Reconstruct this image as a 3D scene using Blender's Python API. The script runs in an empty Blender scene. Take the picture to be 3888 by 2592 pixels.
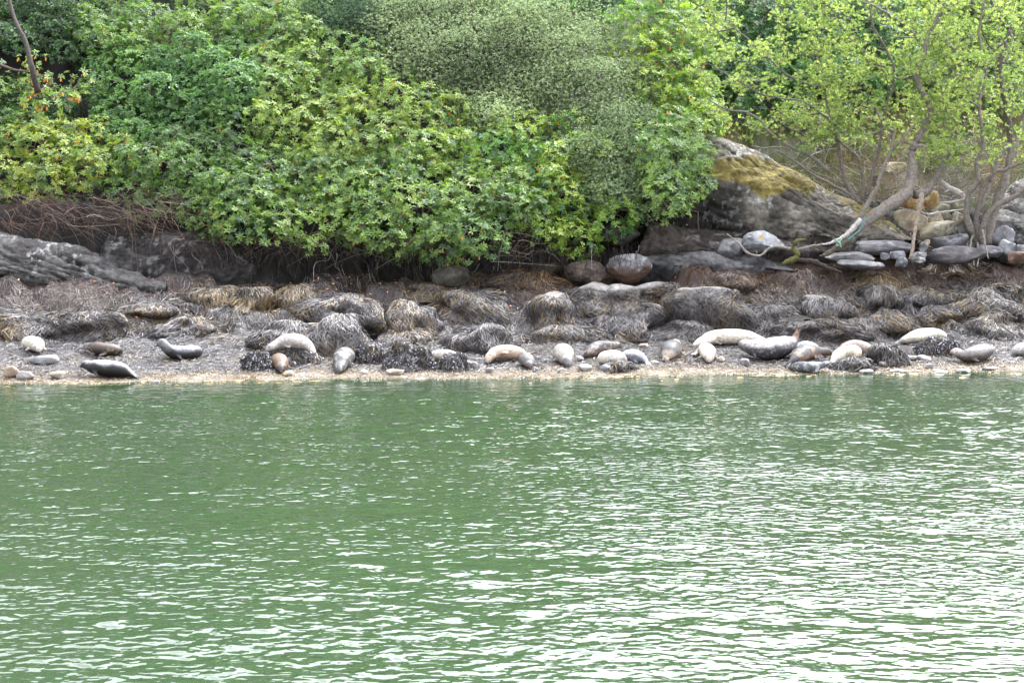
import bpy, math, random
import numpy as np
from mathutils import Vector

sc = bpy.context.scene
COL = sc.collection
RNG = np.random.default_rng(7)
random.seed(7)

# ------------------------------------------------------------------ camera, world, sun, exposure
F = 1680.0            # focal length in pixels of a 1024 px wide frame
PITCH = math.atan(129.0 / F)
CAMZ = 4.0
cd = bpy.data.cameras.new('camera')
cam = bpy.data.objects.new('camera', cd)
COL.objects.link(cam)
cam.location = (0, 0, CAMZ)
cam.rotation_euler = (math.pi / 2 - PITCH, 0, 0)
cd.sensor_width = 36
cd.lens = F / 1024 * 36
cd.clip_end = 2000
sc.camera = cam

SUN_EL, SUN_AZ = 48.0, 36.0       # azimuth clockwise from +Y (away from the camera), towards the right
w = bpy.data.worlds.new('World')
sc.world = w
w.use_nodes = True
nt = w.node_tree
nt.nodes.clear()
out = nt.nodes.new('ShaderNodeOutputWorld')
bg = nt.nodes.new('ShaderNodeBackground')
sky = nt.nodes.new('ShaderNodeTexSky')
sky.sky_type = 'NISHITA'
sky.sun_disc = False
sky.sun_elevation = math.radians(SUN_EL)
sky.sun_rotation = math.radians(SUN_AZ)
sky.air_density = 1.2
sky.dust_density = 3.0
bg.inputs['Strength'].default_value = 0.10
# thin broken cloud over the blue
tc = nt.nodes.new('ShaderNodeTexCoord')
mp = nt.nodes.new('ShaderNodeMapping')
mp.inputs['Scale'].default_value = (1, 1, 2.5)
cn = nt.nodes.new('ShaderNodeTexNoise')
cn.inputs['Scale'].default_value = 2.2
cn.inputs['Detail'].default_value = 6
cr = nt.nodes.new('ShaderNodeMapRange')
cr.inputs['From Min'].default_value = 0.30
cr.inputs['From Max'].default_value = 0.5
mx = nt.nodes.new('ShaderNodeMix')
mx.data_type = 'RGBA'
cloud = (15.0, 15.4, 16.6)
# thin cloud is brighter towards the sun behind it
geo = nt.nodes.new('ShaderNodeVectorMath'); geo.operation = 'DOT_PRODUCT'
_e, _a = math.radians(SUN_EL), math.radians(SUN_AZ)
geo.inputs[1].default_value = (math.sin(_a) * math.cos(_e), math.cos(_a) * math.cos(_e), math.sin(_e))
nv = nt.nodes.new('ShaderNodeVectorMath'); nv.operation = 'NORMALIZE'
nt.links.new(tc.outputs['Generated'], nv.inputs[0]); nt.links.new(nv.outputs[0], geo.inputs[0])
pw = nt.nodes.new('ShaderNodeMath'); pw.operation = 'POWER'; pw.use_clamp = False
mxx = nt.nodes.new('ShaderNodeMath'); mxx.operation = 'MAXIMUM'; mxx.inputs[1].default_value = 0
nt.links.new(geo.outputs['Value'], mxx.inputs[0]); nt.links.new(mxx.outputs[0], pw.inputs[0]); pw.inputs[1].default_value = 3.5
am_ = nt.nodes.new('ShaderNodeMath'); am_.operation = 'MULTIPLY_ADD'; am_.inputs[1].default_value = 4.2; am_.inputs[2].default_value = .75
nt.links.new(pw.outputs[0], am_.inputs[0])
cs_ = nt.nodes.new('ShaderNodeVectorMath'); cs_.operation = 'SCALE'; cs_.inputs[0].default_value = cloud
nt.links.new(am_.outputs[0], cs_.inputs['Scale']); nt.links.new(cs_.outputs[0], mx.inputs[7])
L = nt.links
L.new(tc.outputs['Generated'], mp.inputs['Vector'])
L.new(mp.outputs[0], cn.inputs['Vector'])
L.new(cn.outputs['Fac'], cr.inputs['Value'])
L.new(cr.outputs[0], mx.inputs[0])
L.new(sky.outputs[0], mx.inputs[6])
L.new(mx.outputs[2], bg.inputs['Color'])
L.new(bg.outputs[0], out.inputs['Surface'])

sd = bpy.data.lights.new('sun', 'SUN')
sd.energy = 2.2
sd.angle = math.radians(5)
sd.color = (1.0, 0.96, 0.9)
sun = bpy.data.objects.new('sun', sd)
COL.objects.link(sun)
e, a = math.radians(SUN_EL), math.radians(SUN_AZ)
sdir = Vector((math.sin(a) * math.cos(e), math.cos(a) * math.cos(e), math.sin(e)))
sun.rotation_euler = (-sdir).to_track_quat('-Z', 'Y').to_euler()

vs = sc.view_settings
vs.view_transform = 'Standard'
vs.look = 'None'
vs.gamma = 1
vs.use_curve_mapping = False
vs.exposure = 1.08
sc.cycles.max_bounces = 6
sc.cycles.transparent_max_bounces = 4

# ------------------------------------------------------------------ helpers
def pix(px, py, Y):
    """point at world depth Y that the camera sees at pixel px, py of a 1024x682 frame"""
    u = (np.asarray(px, float) - 512) / F
    v = (341 - np.asarray(py, float)) / F
    dy = math.cos(PITCH) + v * math.sin(PITCH)
    dz = -math.sin(PITCH) + v * math.cos(PITCH)
    t = np.asarray(Y, float) / dy
    return np.stack(np.broadcast_arrays(u * t, dy * t, CAMZ + dz * t), -1)

def _h(ix, iy, iz, s):
    n = (ix * 374761393 + iy * 668265263 + iz * 2147483647 + s * 1274126177) & 0xFFFFFFFF
    n = ((n ^ (n >> 13)) * 1274126177) & 0xFFFFFFFF
    n = n ^ (n >> 16)
    return (n & 0xFFFF) / 65535.0 * 2 - 1

def noise(P, s=0):
    P = np.asarray(P, float)
    i = np.floor(P).astype(np.int64)
    f = P - i
    f = f * f * f * (f * (f * 6 - 15) + 10)
    r = 0
    for a_ in (0, 1):
        for b_ in (0, 1):
            for c_ in (0, 1):
                wgt = (f[..., 0] if a_ else 1 - f[..., 0]) * (f[..., 1] if b_ else 1 - f[..., 1]) * (f[..., 2] if c_ else 1 - f[..., 2])
                r = r + wgt * _h(i[..., 0] + a_, i[..., 1] + b_, i[..., 2] + c_, s)
    return r

def fbm(P, o=4, s=0, g=0.5):
    P = np.asarray(P, float)
    r, am, fr = 0, 1.0, 1.0
    for k in range(o):
        r = r + am * noise(P * fr + k * 17.3, s + k)
        am *= g
        fr *= 2.03
    return r

def sstep(a_, b_, x):
    t = np.clip((x - a_) / (b_ - a_), 0, 1)
    return t * t * (3 - 2 * t)

def nrm(v):
    return v / (np.linalg.norm(v, axis=-1, keepdims=True) + 1e-9)

class MB:
    def __init__(s):
        s.V, s.C, s.Q, s.T, s.n = [], [], [], [], 0
    def add(s, V, Q=None, T=None, C=None):
        V = np.asarray(V, float).reshape(-1, 3)
        if C is None:
            C = (0.5, 0.5, 0.5)
        C = np.broadcast_to(np.asarray(C, float), V.shape)
        if Q is not None and len(Q): s.Q.append(np.asarray(Q, np.int64).reshape(-1, 4) + s.n)
        if T is not None and len(T): s.T.append(np.asarray(T, np.int64).reshape(-1, 3) + s.n)
        s.V.append(V); s.C.append(C); s.n += len(V)
        return s
    def build(s, name, mat, parent=None, smooth=True):
        V = np.concatenate(s.V); C = np.concatenate(s.C)
        Q = np.concatenate(s.Q) if s.Q else np.zeros((0, 4), int)
        T = np.concatenate(s.T) if s.T else np.zeros((0, 3), int)
        off = np.zeros(3)
        if parent is not None:
            off = np.array(parent.location)
        me = bpy.data.meshes.new(name)
        me.vertices.add(len(V)); me.vertices.foreach_set('co', (V - off).astype(np.float32).ravel())
        me.loops.add(len(Q) * 4 + len(T) * 3)
        me.loops.foreach_set('vertex_index', np.concatenate([Q.ravel(), T.ravel()]).astype(np.int32))
        me.polygons.add(len(Q) + len(T))
        me.polygons.foreach_set('loop_start', np.concatenate([np.arange(len(Q)) * 4, len(Q) * 4 + np.arange(len(T)) * 3]).astype(np.int32))
        me.update(calc_edges=True)
        me.validate()
        at = me.color_attributes.new('col', 'FLOAT_COLOR', 'POINT')
        at.data.foreach_set('color', np.concatenate([C, np.ones((len(C), 1))], 1).astype(np.float32).ravel())
        if smooth: me.shade_smooth()
        o = bpy.data.objects.new(name, me)
        COL.objects.link(o)
        me.materials.append(mat)
        if parent is not None: o.parent = parent
        return o

def thing(name, label, cat, loc, group=None):
    o = bpy.data.objects.new(name, None)
    COL.objects.link(o)
    o.empty_display_size = 0.2
    o.location = [float(x) for x in loc]
    o['label'] = label; o['category'] = cat
    if group: o['group'] = group
    return o

def tag(o, label, cat, group=None):
    o['label'] = label; o['category'] = cat
    if group: o['group'] = group
    return o

def catmull(P, n):
    P = np.asarray(P, float)
    P = np.vstack([2 * P[0] - P[1], P, 2 * P[-1] - P[-2]])
    m = len(P) - 3
    t = np.linspace(0, m - 1e-6, n)
    i = t.astype(int); f = (t - i)[:, None]
    a_, b_, c_, d_ = P[i], P[i + 1], P[i + 2], P[i + 3]
    return 0.5 * (2 * b_ + (c_ - a_) * f + (2 * a_ - 5 * b_ + 4 * c_ - d_) * f ** 2 + (3 * b_ - a_ - 3 * c_ + d_) * f ** 3)

def tube(mb, P, R, sides=6, C=(.2, .17, .14), cap=True):
    P = np.asarray(P, float); R = np.broadcast_to(np.asarray(R, float), (len(P),))
    T = nrm(np.gradient(P, axis=0))
    up = np.array([0.3, 0.2, 1.0]) if abs(T[:, 2]).mean() < .8 else np.array([1.0, .2, .1])
    A = nrm(np.cross(T, up)); B = np.cross(T, A)
    th = np.linspace(0, 2 * math.pi, sides, endpoint=False)
    V = P[:, None] + R[:, None, None] * (A[:, None] * np.cos(th)[None, :, None] + B[:, None] * np.sin(th)[None, :, None])
    n = len(P)
    i = np.arange(n - 1)[:, None] * sides; j = np.arange(sides)[None]; k = (j + 1) % sides
    Q = np.stack([i + j, i + k, i + sides + k, i + sides + j], -1).reshape(-1, 4)
    V = V.reshape(-1, 3)
    Tt = []
    if cap:
        V = np.vstack([V, P[:1], P[-1:]])
        a0, a1 = n * sides, n * sides + 1
        for q in range(sides):
            Tt.append((a0, (q + 1) % sides, q)); Tt.append((a1, (n - 1) * sides + q, (n - 1) * sides + (q + 1) % sides))
    mb.add(V, Q, Tt, C)

def ribbons(mb, P, side, wd, C):
    """P (N,K,3) strands, side (N,3) or (N,K,3), wd (N,), C (N,3)"""
    N, K = P.shape[:2]
    if side.ndim == 2: side = np.repeat(side[:, None], K, 1)
    tp = np.interp(np.linspace(0, 1, K), [0, .3, .8, 1], [.7, 1, .8, .2])
    o = side * (wd[:, None] * tp[None])[..., None] * .5
    V = np.stack([P - o, P + o], 2).reshape(-1, 3)
    b = np.arange(N)[:, None] * K * 2 + np.arange(K - 1)[None] * 2
    Q = np.stack([b, b + 1, b + 3, b + 2], -1).reshape(-1, 4)
    Cc = np.repeat(C, K * 2, 0)
    mb.add(V, Q, None, Cc)

# ------------------------------------------------------------------ materials
def nodemat(name):
    m = bpy.data.materials.new(name); m.use_nodes = True
    n = m.node_tree; b = n.nodes['Principled BSDF']
    return m, n, b

def attr_mat(name, rough=.6, spec=.5, nscale=8, namt=.35, bump=0, bscale=30, transl=0, bdist=.02, tint=(1.9, 2.0, .7), inst=False):
    m, n, b = nodemat(name)
    at = n.nodes.new('ShaderNodeAttribute'); at.attribute_name = 'col'
    no = n.nodes.new('ShaderNodeTexNoise'); no.inputs['Scale'].default_value = nscale; no.inputs['Detail'].default_value = 5
    tcx = n.nodes.new('ShaderNodeTexCoord')
    mr = n.nodes.new('ShaderNodeMapRange'); mr.inputs['From Min'].default_value = .25; mr.inputs['From Max'].default_value = .75
    mr.inputs['To Min'].default_value = 1 - namt; mr.inputs['To Max'].default_value = 1 + namt
    vm = n.nodes.new('ShaderNodeVectorMath'); vm.operation = 'SCALE'
    if inst:
        at.attribute_type = 'INSTANCER'
        a2 = n.nodes.new('ShaderNodeAttribute'); a2.attribute_name = 'lv'
    n.links.new(tcx.outputs['Object'], no.inputs['Vector'])
    n.links.new(no.outputs['Fac'], mr.inputs['Value'])
    if inst:
        mm = n.nodes.new('ShaderNodeVectorMath'); mm.operation = 'MULTIPLY'
        n.links.new(at.outputs['Color'], mm.inputs[0]); n.links.new(a2.outputs['Color'], mm.inputs[1]); n.links.new(mm.outputs[0], vm.inputs[0])
    else:
        n.links.new(at.outputs['Color'], vm.inputs[0])
    n.links.new(mr.outputs[0], vm.inputs['Scale'])
    n.links.new(vm.outputs[0], b.inputs['Base Color'])
    b.inputs['Roughness'].default_value = rough
    b.inputs['Specular IOR Level'].default_value = spec
    if bump:
        n2 = n.nodes.new('ShaderNodeTexNoise'); n2.inputs['Scale'].default_value = bscale; n2.inputs['Detail'].default_value = 8
        n2.inputs['Roughness'].default_value = .65
        bp = n.nodes.new('ShaderNodeBump'); bp.inputs['Strength'].default_value = bump; bp.inputs['Distance'].default_value = bdist
        n.links.new(tcx.outputs['Object'], n2.inputs['Vector']); n.links.new(n2.outputs['Fac'], bp.inputs['Height'])
        n.links.new(bp.outputs[0], b.inputs['Normal'])
    if transl:
        tr = n.nodes.new('ShaderNodeBsdfTranslucent'); mi = n.nodes.new('ShaderNodeMixShader')
        tc2 = n.nodes.new('ShaderNodeMix'); tc2.data_type = 'RGBA'; tc2.blend_type = 'MULTIPLY'; tc2.inputs[0].default_value = 1
        tc2.inputs[7].default_value = (*tint, 1)
        n.links.new(vm.outputs[0], tc2.inputs[6]); n.links.new(tc2.outputs[2], tr.inputs['Color'])
        mi.inputs[0].default_value = transl
        o = n.nodes['Material Output']
        n.links.new(b.outputs[0], mi.inputs[1]); n.links.new(tr.outputs[0], mi.inputs[2]); n.links.new(mi.outputs[0], o.inputs[0])
    return m

M_LEAF = attr_mat('glossy_leaf', .45, .45, 3, .15, transl=.35, tint=(1.8, 1.95, .85), inst=True)
M_THIN = attr_mat('thin_leaf', .5, .45, 3, .15, transl=.45, tint=(1.6, 1.8, 1.0), inst=True)
M_GRASS = attr_mat('grass_blade', .6, .3, 3, .15, transl=.4, tint=(1.4, 1.5, .9))
M_SILVER = attr_mat('silvery_leaf', .5, .5, 3, .12, transl=.35, tint=(1.5, 1.65, 1.15), inst=True)
M_WEED = attr_mat('seaweed_frond', .5, .5, 2, .3)
M_BARK = attr_mat('bark', .85, .2, 14, .45, .6, 60, bdist=.01)
M_ROCK = attr_mat('rock_face', .85, .25, 7, .55, 1.0, 9, bdist=.09)
M_STONE = attr_mat('stone', .75, .3, 20, .3, .6, 30, bdist=.015)
M_GROUND = attr_mat('shore_ground', .8, .3, 14, .5, .8, 30, bdist=.03)
M_FUR = attr_mat('seal_fur', .5, .4, 22, .55, .25, 60, bdist=.008)
M_DARK = attr_mat('dark_skin', .3, .5, 30, .1)
M_ROPE = attr_mat('rope', .7, .3, 60, .2)
M_LITTER = attr_mat('dead_leaf', .7, .3, 5, .2)

# ------------------------------------------------------------------ ground
def shore(x):
    return 40.75 + .13 * x + .25 * noise(np.stack([x * .5, x * 0 + 3.3, x * 0], -1)) + .12 * noise(np.stack([x * 1.9, x * 0 + 7.3, x * 0], -1))

def H(x, Y, rough=True):
    x = np.asarray(x, float); Y = np.asarray(Y, float)
    d = Y - shore(x)
    z = np.interp(d, [-30, -6, -1, 0, 5, 9.6, 11, 20, 32, 60, 120], [-6, -1.2, -.15, .0, .52, 1.95, 2.25, 6.4, 11.5, 16, 20])
    zr = np.interp(d, [-30, -6, -1, 0, 5, 8.5, 9.5, 11, 13, 15, 18, 25, 40, 120], [-6, -1.2, -.15, .0, .52, 2.1, 2.6, 3.7, 4.7, 5.8, 7.2, 10.6, 15.5, 24])
    kr = sstep(3.8, 5.6, x)
    z = z * (1 - kr) + zr * kr
    # the undercut bank in the middle, rock and bank elsewhere
    bk = 10.7 - .6 * sstep(-9.5, -7.5, x)
    bank = sstep(bk, bk + .4, d) * 1.75 * (1 - sstep(4.0, 5.5, x))
    z = z + bank
    # grassy shelf to the right, a little lower
    # the wooded hillside behind climbs more steeply to the left
    z = z + np.clip(d - 15, 0, 26) * .55 * (1 - sstep(-2, 9, x))
    if rough:
        P = np.stack([x, Y, x * 0], -1)
        am = sstep(2.8, 6.2, d)
        lump = fbm(P * 1.1, 3, 5)
        z = z + (.03 + .10 * am) * lump + .12 * am * sstep(.0, .25, lump) + (.012 + .045 * am) * fbm(P * 3.1, 3, 9)
    return z

def G(px, py, y0=38.0, y1=64.0):
    """ground point seen at a pixel"""
    Y = np.linspace(y0, y1, 1600)
    p = pix(px, py, Y)
    hit = np.nonzero(p[:, 2] < H(p[:, 0], Y, True))[0]
    k = hit[0] if len(hit) else len(Y) - 1
    q = p[k].copy(); q[2] = H(q[0], q[1])
    return q

xs = np.concatenate([np.linspace(-60, -16.5, 40), np.arange(-16, 16, .1), np.linspace(16.5, 60, 40)])
ys = np.concatenate([np.linspace(10, 38, 12), np.arange(38.3, 54, .09), np.linspace(54.3, 130, 90)])
X, Yg = np.meshgrid(xs, ys)
Z = H(X, Yg)
V = np.stack([X, Yg, Z], -1).reshape(-1, 3)
nx, ny = len(xs), len(ys)
ii = np.arange(ny - 1)[:, None] * nx + np.arange(nx - 1)[None]
Q = np.stack([ii, ii + 1, ii + nx + 1, ii + nx], -1).reshape(-1, 4)
D = (V[:, 1] - shore(V[:, 0]))
Pn = V.copy(); Pn[:, 2] = 0
n1 = fbm(Pn * .8, 4, 21)[:, None]; n2 = fbm(Pn * 4.0, 3, 22)[:, None]
weed = np.array([.080, .074, .072]) + n1 * np.array([.02, .014, .004]) + n2 * .012
gold = np.array([.17, .14, .105]) + n2 * .08
red = np.array([.068, .046, .037]) + n2 * .02
shaded_soil = np.array([.013, .011, .010]) + n2 * .01  # soil colour darkened to paint in the shade of the hollow
grass = np.array([.07, .065, .035]) + n1 * np.array([.02, .0, .0]) + n2 * .03
Dn = D + n1[:, 0] * .7
c = gold + (weed - gold) * sstep(.25, 1.5, Dn)[:, None]
c = c + (red - c) * (sstep(6.8, 8.3, Dn) * (.6 + .4 * sstep(-3, 6, V[:, 0])))[:, None]
c = c + (shaded_soil - c) * sstep(8.3, 9.0, D + 1.0 * sstep(-7.5, -9, V[:, 0]) * -1 - .9 * sstep(3.5, 5, V[:, 0]))[:, None]
c = c + (grass - c) * (sstep(12.6, 13.8, D) * sstep(4.5, 6.5, V[:, 0]))[:, None]
c = c + (np.array([.02, .035, .012]) + n1 * .01 + n2 * .02 - c) * sstep(18, 22, D)[:, None]
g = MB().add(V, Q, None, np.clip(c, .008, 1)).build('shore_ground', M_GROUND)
g['kind'] = 'structure'

# ------------------------------------------------------------------ water
def water():
    xs = np.concatenate([-np.geomspace(400, 18.5, 14), np.arange(-18, 18, .1), np.geomspace(18.5, 400, 14)])
    ys = np.concatenate([-np.geomspace(400, 5, 12), np.linspace(-3, 9.5, 12), np.arange(10, 43.6, .085), [44.5, 46]])
    X, Y = np.meshgrid(xs, ys)
    r = np.random.default_rng(3)
    Z = np.zeros_like(X)
    for k in range(90):
        lam = .30 * (12 ** (r.random() ** 1.9))
        th = math.radians(-100 + r.normal() * 34)      # travelling towards the camera
        kk = 2 * math.pi / lam
        amp = lam * (.0034 if lam < .8 else .0008) * (1.0 if lam < 2 else .6)
        ph = r.random() * 6.283
        arg = kk * (X * math.cos(th) + Y * math.sin(th)) + ph
        Z += amp * (np.sin(arg) + .25 * np.sin(2 * arg + 1.2))
    grp = .8 + .3 * noise(np.stack([X * .22, Y * .16, X * 0], -1), 4)
    calm = 1 - .93 * sstep(-4.2, -.6, Y - shore(X))
    win = sstep(9.8, 12, Y) * (1 - sstep(17, 18, abs(X)))
    Z = Z * grp * calm * win
    Z[Y > 44.2] = -.05
    V = np.stack([X, Y, Z], -1).reshape(-1, 3)
    nx, ny = len(xs), len(ys)
    ii = np.arange(ny - 1)[:, None] * nx + np.arange(nx - 1)[None]
    Q = np.stack([ii, ii + 1, ii + nx + 1, ii + nx], -1).reshape(-1, 4)
    m, n, b = nodemat('sea_water')
    b.inputs['Base Color'].default_value = (.029, .053, .024, 1)
    b.inputs['Roughness'].default_value = .05
    b.inputs['IOR'].default_value = 1.33
    tcx = n.nodes.new('ShaderNodeTexCoord')
    def nz(scale, sx, detail, rot):
        mp = n.nodes.new('ShaderNodeMapping'); mp.inputs['Scale'].default_value = (sx, 1, 1); mp.inputs['Rotation'].default_value = (0, 0, rot)
        t = n.nodes.new('ShaderNodeTexNoise'); t.inputs['Scale'].default_value = scale; t.inputs['Detail'].default_value = detail
        t.inputs['Roughness'].default_value = .45
        n.links.new(tcx.outputs['Object'], mp.inputs['Vector']); n.links.new(mp.outputs[0], t.inputs['Vector'])
        return t.outputs['Fac']
    a1 = nz(7.5, .75, .8, .15); a2 = nz(15.0, .8, 1.0, -.2)
    # wind patches: ripples strong in places, weak in others
    pn = nz(.45, .45, 4, .3)
    # calm near the shore
    sep = n.nodes.new('ShaderNodeSeparateXYZ'); n.links.new(tcx.outputs['Object'], sep.inputs[0])
    dsh = n.nodes.new('ShaderNodeMath'); dsh.operation = 'MULTIPLY_ADD'; dsh.inputs[1].default_value = -.13
    n.links.new(sep.outputs['X'], dsh.inputs[0]); n.links.new(sep.outputs['Y'], dsh.inputs[2])
    cm = n.nodes.new('ShaderNodeMapRange'); cm.inputs['From Min'].default_value = 35.8; cm.inputs['From Max'].default_value = 40.5
    cm.inputs['To Min'].default_value = 1.0; cm.inputs['To Max'].default_value = .06
    n.links.new(dsh.outputs[0], cm.inputs['Value'])
    pm = n.nodes.new('ShaderNodeMapRange'); pm.inputs['From Min'].default_value = .3; pm.inputs['From Max'].default_value = .7
    pm.inputs['To Min'].default_value = .45; pm.inputs['To Max'].default_value = 1.3
    n.links.new(pn, pm.inputs['Value'])
    am = n.nodes.new('ShaderNodeMath'); am.operation = 'MULTIPLY'; n.links.new(cm.outputs[0], am.inputs[0]); n.links.new(pm.outputs[0], am.inputs[1])
    sm = n.nodes.new('ShaderNodeMath'); sm.operation = 'MULTIPLY_ADD'; sm.inputs[1].default_value = .16
    n.links.new(a2, sm.inputs[0]); n.links.new(a1, sm.inputs[2])
    hh = n.nodes.new('ShaderNodeMath'); hh.operation = 'MULTIPLY'; n.links.new(sm.outputs[0], hh.inputs[0]); n.links.new(am.outputs[0], hh.inputs[1])
    bp = n.nodes.new('ShaderNodeBump'); bp.inputs['Strength'].default_value = 1.0; bp.inputs['Distance'].default_value = .033
    n.links.new(hh.outputs[0], bp.inputs['Height']); n.links.new(bp.outputs[0], b.inputs['Normal'])
    o = MB().add(V, Q, None, (.03, .1, .05)).build('water', m)
    o['kind'] = 'structure'
water()

# ------------------------------------------------------------------ rock outcrops and stones
def grid_quads(n, m, wrap=False):
    mm = m if wrap else m - 1
    i = np.arange(n - 1)[:, None]; j = np.arange(mm)[None]; k = (j + 1) % m
    return np.stack([i * m + j, i * m + k, (i + 1) * m + k, (i + 1) * m + j], -1).reshape(-1, 4)

def outcrop(name, label, top, bot, Yf, depth, seed, nu=150, nv=70, amp=.16, strata=.07, tilt=.35, cols=None, moss=None, pexp=2.0, cat='rock', face_tone=None):
    """a ledge or outcrop: top/bot are silhouette polylines, Yf the depth of its foot, depth how far it runs back"""
    top = np.array(top, float); bot = np.array(bot, float)
    px = np.linspace(top[0, 0], top[-1, 0], nu)
    yt = np.interp(px, top[:, 0], top[:, 1]); yb = np.interp(px, bot[:, 0], bot[:, 1])
    Yf = np.broadcast_to(np.asarray(np.interp(px, [px[0], px[-1]], Yf) if np.ndim(Yf) else Yf, float), px.shape)
    B = pix(px, yb, Yf); T_ = pix(px, yt, Yf + depth)
    th = np.linspace(0, math.pi / 2, nv - 14)
    endf = np.clip(np.minimum(np.arange(nu), nu - 1 - np.arange(nu)) / 6.0, 0.02, 1) ** .5
    rows = []
    for t in th:
        zz = math.sin(t) ** (2 / pexp); yy = 1 - math.cos(t) ** (2 / pexp)
        P = np.empty((nu, 3))
        P[:, 0] = B[:, 0] + (T_[:, 0] - B[:, 0]) * yy
        P[:, 1] = B[:, 1] + depth * yy * endf
        P[:, 2] = B[:, 2] + (T_[:, 2] - B[:, 2]) * zz * endf
        rows.append(P)
    top_ = rows[-1]
    for k in range(1, 9):
        P = top_.copy(); P[:, 1] += .35 * k * depth / 3; P[:, 2] -= (.02 * k * k) * depth / 2
        rows.append(P)
    low = []
    for k in range(6, 0, -1):
        P = rows[0].copy(); P[:, 2] -= .12 * k; P[:, 1] += .10 * k
        low.append(P)
    A = np.array(low + rows)
    tf = np.concatenate([np.ones(len(A) - 22), np.linspace(1, .15, 14), np.full(8, .15)])[:, None]
    gu = np.gradient(A, axis=1); gv = np.gradient(A, axis=0)
    N = nrm(np.cross(gu, gv))
    S = A.copy(); S[..., 2] = S[..., 2] + A[..., 0] * tilt
    n_low = fbm(A * .5, 3, seed)
    n_mid = fbm(A * 1.5, 4, seed + 3)
    ld = (S[..., 2] * 1.5 + .35 * fbm(A * .6, 2, seed + 7)) % 1.0
    crack = -np.exp(-((ld - .5) / .09) ** 2) * sstep(-.35, .1, fbm(A * np.array([.5, .5, 1.2]), 2, seed + 8))
    ld2 = (S[..., 2] * 5.2 + .6 * fbm(A * 1.1, 2, seed + 9)) % 1.0
    crack2 = -np.exp(-((ld2 - .5) / .13) ** 2) * sstep(-.1, .3, fbm(A * np.array([.8, .8, 2.]), 2, seed + 10))
    ledge = ld
    crack = crack + .5 * crack2
    rdg = np.clip(1 - np.abs(noise(A * np.array([1.1, 1.1, 2.0]) + .5 * n_low[..., None], seed + 14)) * 5.5, 0, 1) ** 2 + .6 * np.clip(1 - np.abs(noise(A * np.array([2.6, 2.6, 4.5]), seed + 15)) * 5.5, 0, 1) ** 2
    crack = crack - .55 * rdg * (.4 + .6 * sstep(-.3, .3, n_mid))
    A = A + N * tf[..., None] * (amp * n_low + amp * .35 * n_mid + .04 * np.round(2.5 * fbm(A * np.array([3, 3, 6]), 3, seed + 30)) / 2.5 + strata * (ledge - .5) * .8 + .11 * crack)[..., None]
    base_dark = cols is not None and cols[0] < .1
    lich = sstep(.30, .55, fbm(A * 7.5, 3, seed + 11))[..., None] * .8
    lich *= sstep(-.1, .3, fbm(A * .8, 2, seed + 12))[..., None] * (.35 if base_dark else 1)
    base = np.array([.17, .155, .15]) if cols is None else np.array(cols)
    C = base * (1 + n_mid[..., None] * .45 + fbm(A * np.array([2, 2, 7.]), 3, seed + 31)[..., None] * .25) + crack[..., None] * base * .55
    stn = sstep(.15, .5, fbm(A * .7 + 40, 3, seed + 33))[..., None]
    C = C * (1 - .55 * stn)
    C = C * (1 - lich) + lich * np.array([.42, .42, .41])
    if moss is not None:
        m_ = moss(A, N)[..., None]
        C = C * (1 - m_) + m_ * np.clip(np.array([.18, .145, .045]) * (1 + .5 * fbm(A * 5, 3, seed + 20))[..., None], 0, 1)
    if face_tone is not None: C = C * face_tone(A)[..., None]
    C = np.clip(C, .01, .8)
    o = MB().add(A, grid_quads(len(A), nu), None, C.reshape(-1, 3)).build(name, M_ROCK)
    return tag(o, label, cat)

def moss_r(A, N):
    f = fbm(A * .9, 3, 77)
    # cushion along the upper left of the outcrop
    r = pixback(A)
    line = np.interp(r[..., 0], [690, 720, 760, 800, 835, 870, 905], [180, 183, 190, 185, 200, 217, 229])
    t2 = np.interp(r[..., 0], [690, 712, 740, 770, 805, 835, 860, 905], [150, 158, 152, 160, 176, 193, 206, 226])
    return sstep(-3, 3, line - r[..., 1] + f * 12) * sstep(-2, 3, r[..., 1] - t2 + f * 5)

def pixback(A):
    A = np.asarray(A, float)
    y, z = A[..., 1], A[..., 2] - CAMZ
    fwd = y * math.cos(PITCH) - z * math.sin(PITCH)
    up = y * math.sin(PITCH) + z * math.cos(PITCH)
    return np.stack([512 + F * A[..., 0] / fwd, 341 - F * up / fwd], -1)

outcrop('mossy_outcrop', 'big grey rock outcrop with a yellow moss cushion beside the leaning tree', [(640, 172), (672, 150), (696, 139), (711, 139), (744, 149), (769, 158), (805, 175), (827, 190), (863, 204), (904, 236)],
        [(640, 222), (681, 219), (747, 225), (783, 234), (841, 238), (904, 241)], (51.3, 51.1), 2.6, 3, nu=260, nv=100, amp=.20, strata=.10, tilt=.34, cols=(.15, .135, .118), moss=moss_r, face_tone=lambda A: 1 - .72 * sstep(6, -14, pixback(A)[..., 0] - 728 + (pixback(A)[..., 1] - 190) * -.3 + 22 * fbm(A * .9, 3, 55)) * sstep(172, 186, pixback(A)[..., 1]))  # colour gets darker towards the lower left of the face
outcrop('left_outcrop'.replace('left_', 'ledge_'), 'pale layered rock ledge with white lichen streaks at the left edge', [(-40, 224), (0, 229), (40, 235), (80, 244), (100, 253), (125, 264), (150, 277), (166, 284)],
        [(-40, 280), (0, 276), (60, 280), (110, 284), (166, 288)], (48.0, 48.4), 2.0, 11, nu=220, nv=90, amp=.15, strata=.09, tilt=.38, cols=(.105, .10, .098))
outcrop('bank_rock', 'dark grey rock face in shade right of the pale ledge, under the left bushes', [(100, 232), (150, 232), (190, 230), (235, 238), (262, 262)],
        [(100, 290), (150, 288), (200, 282), (262, 279)], (49.2, 49.7), 1.0, 19, nu=120, nv=60, amp=.16, strata=.08, tilt=-.2, cols=(.055, .05, .05))
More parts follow.
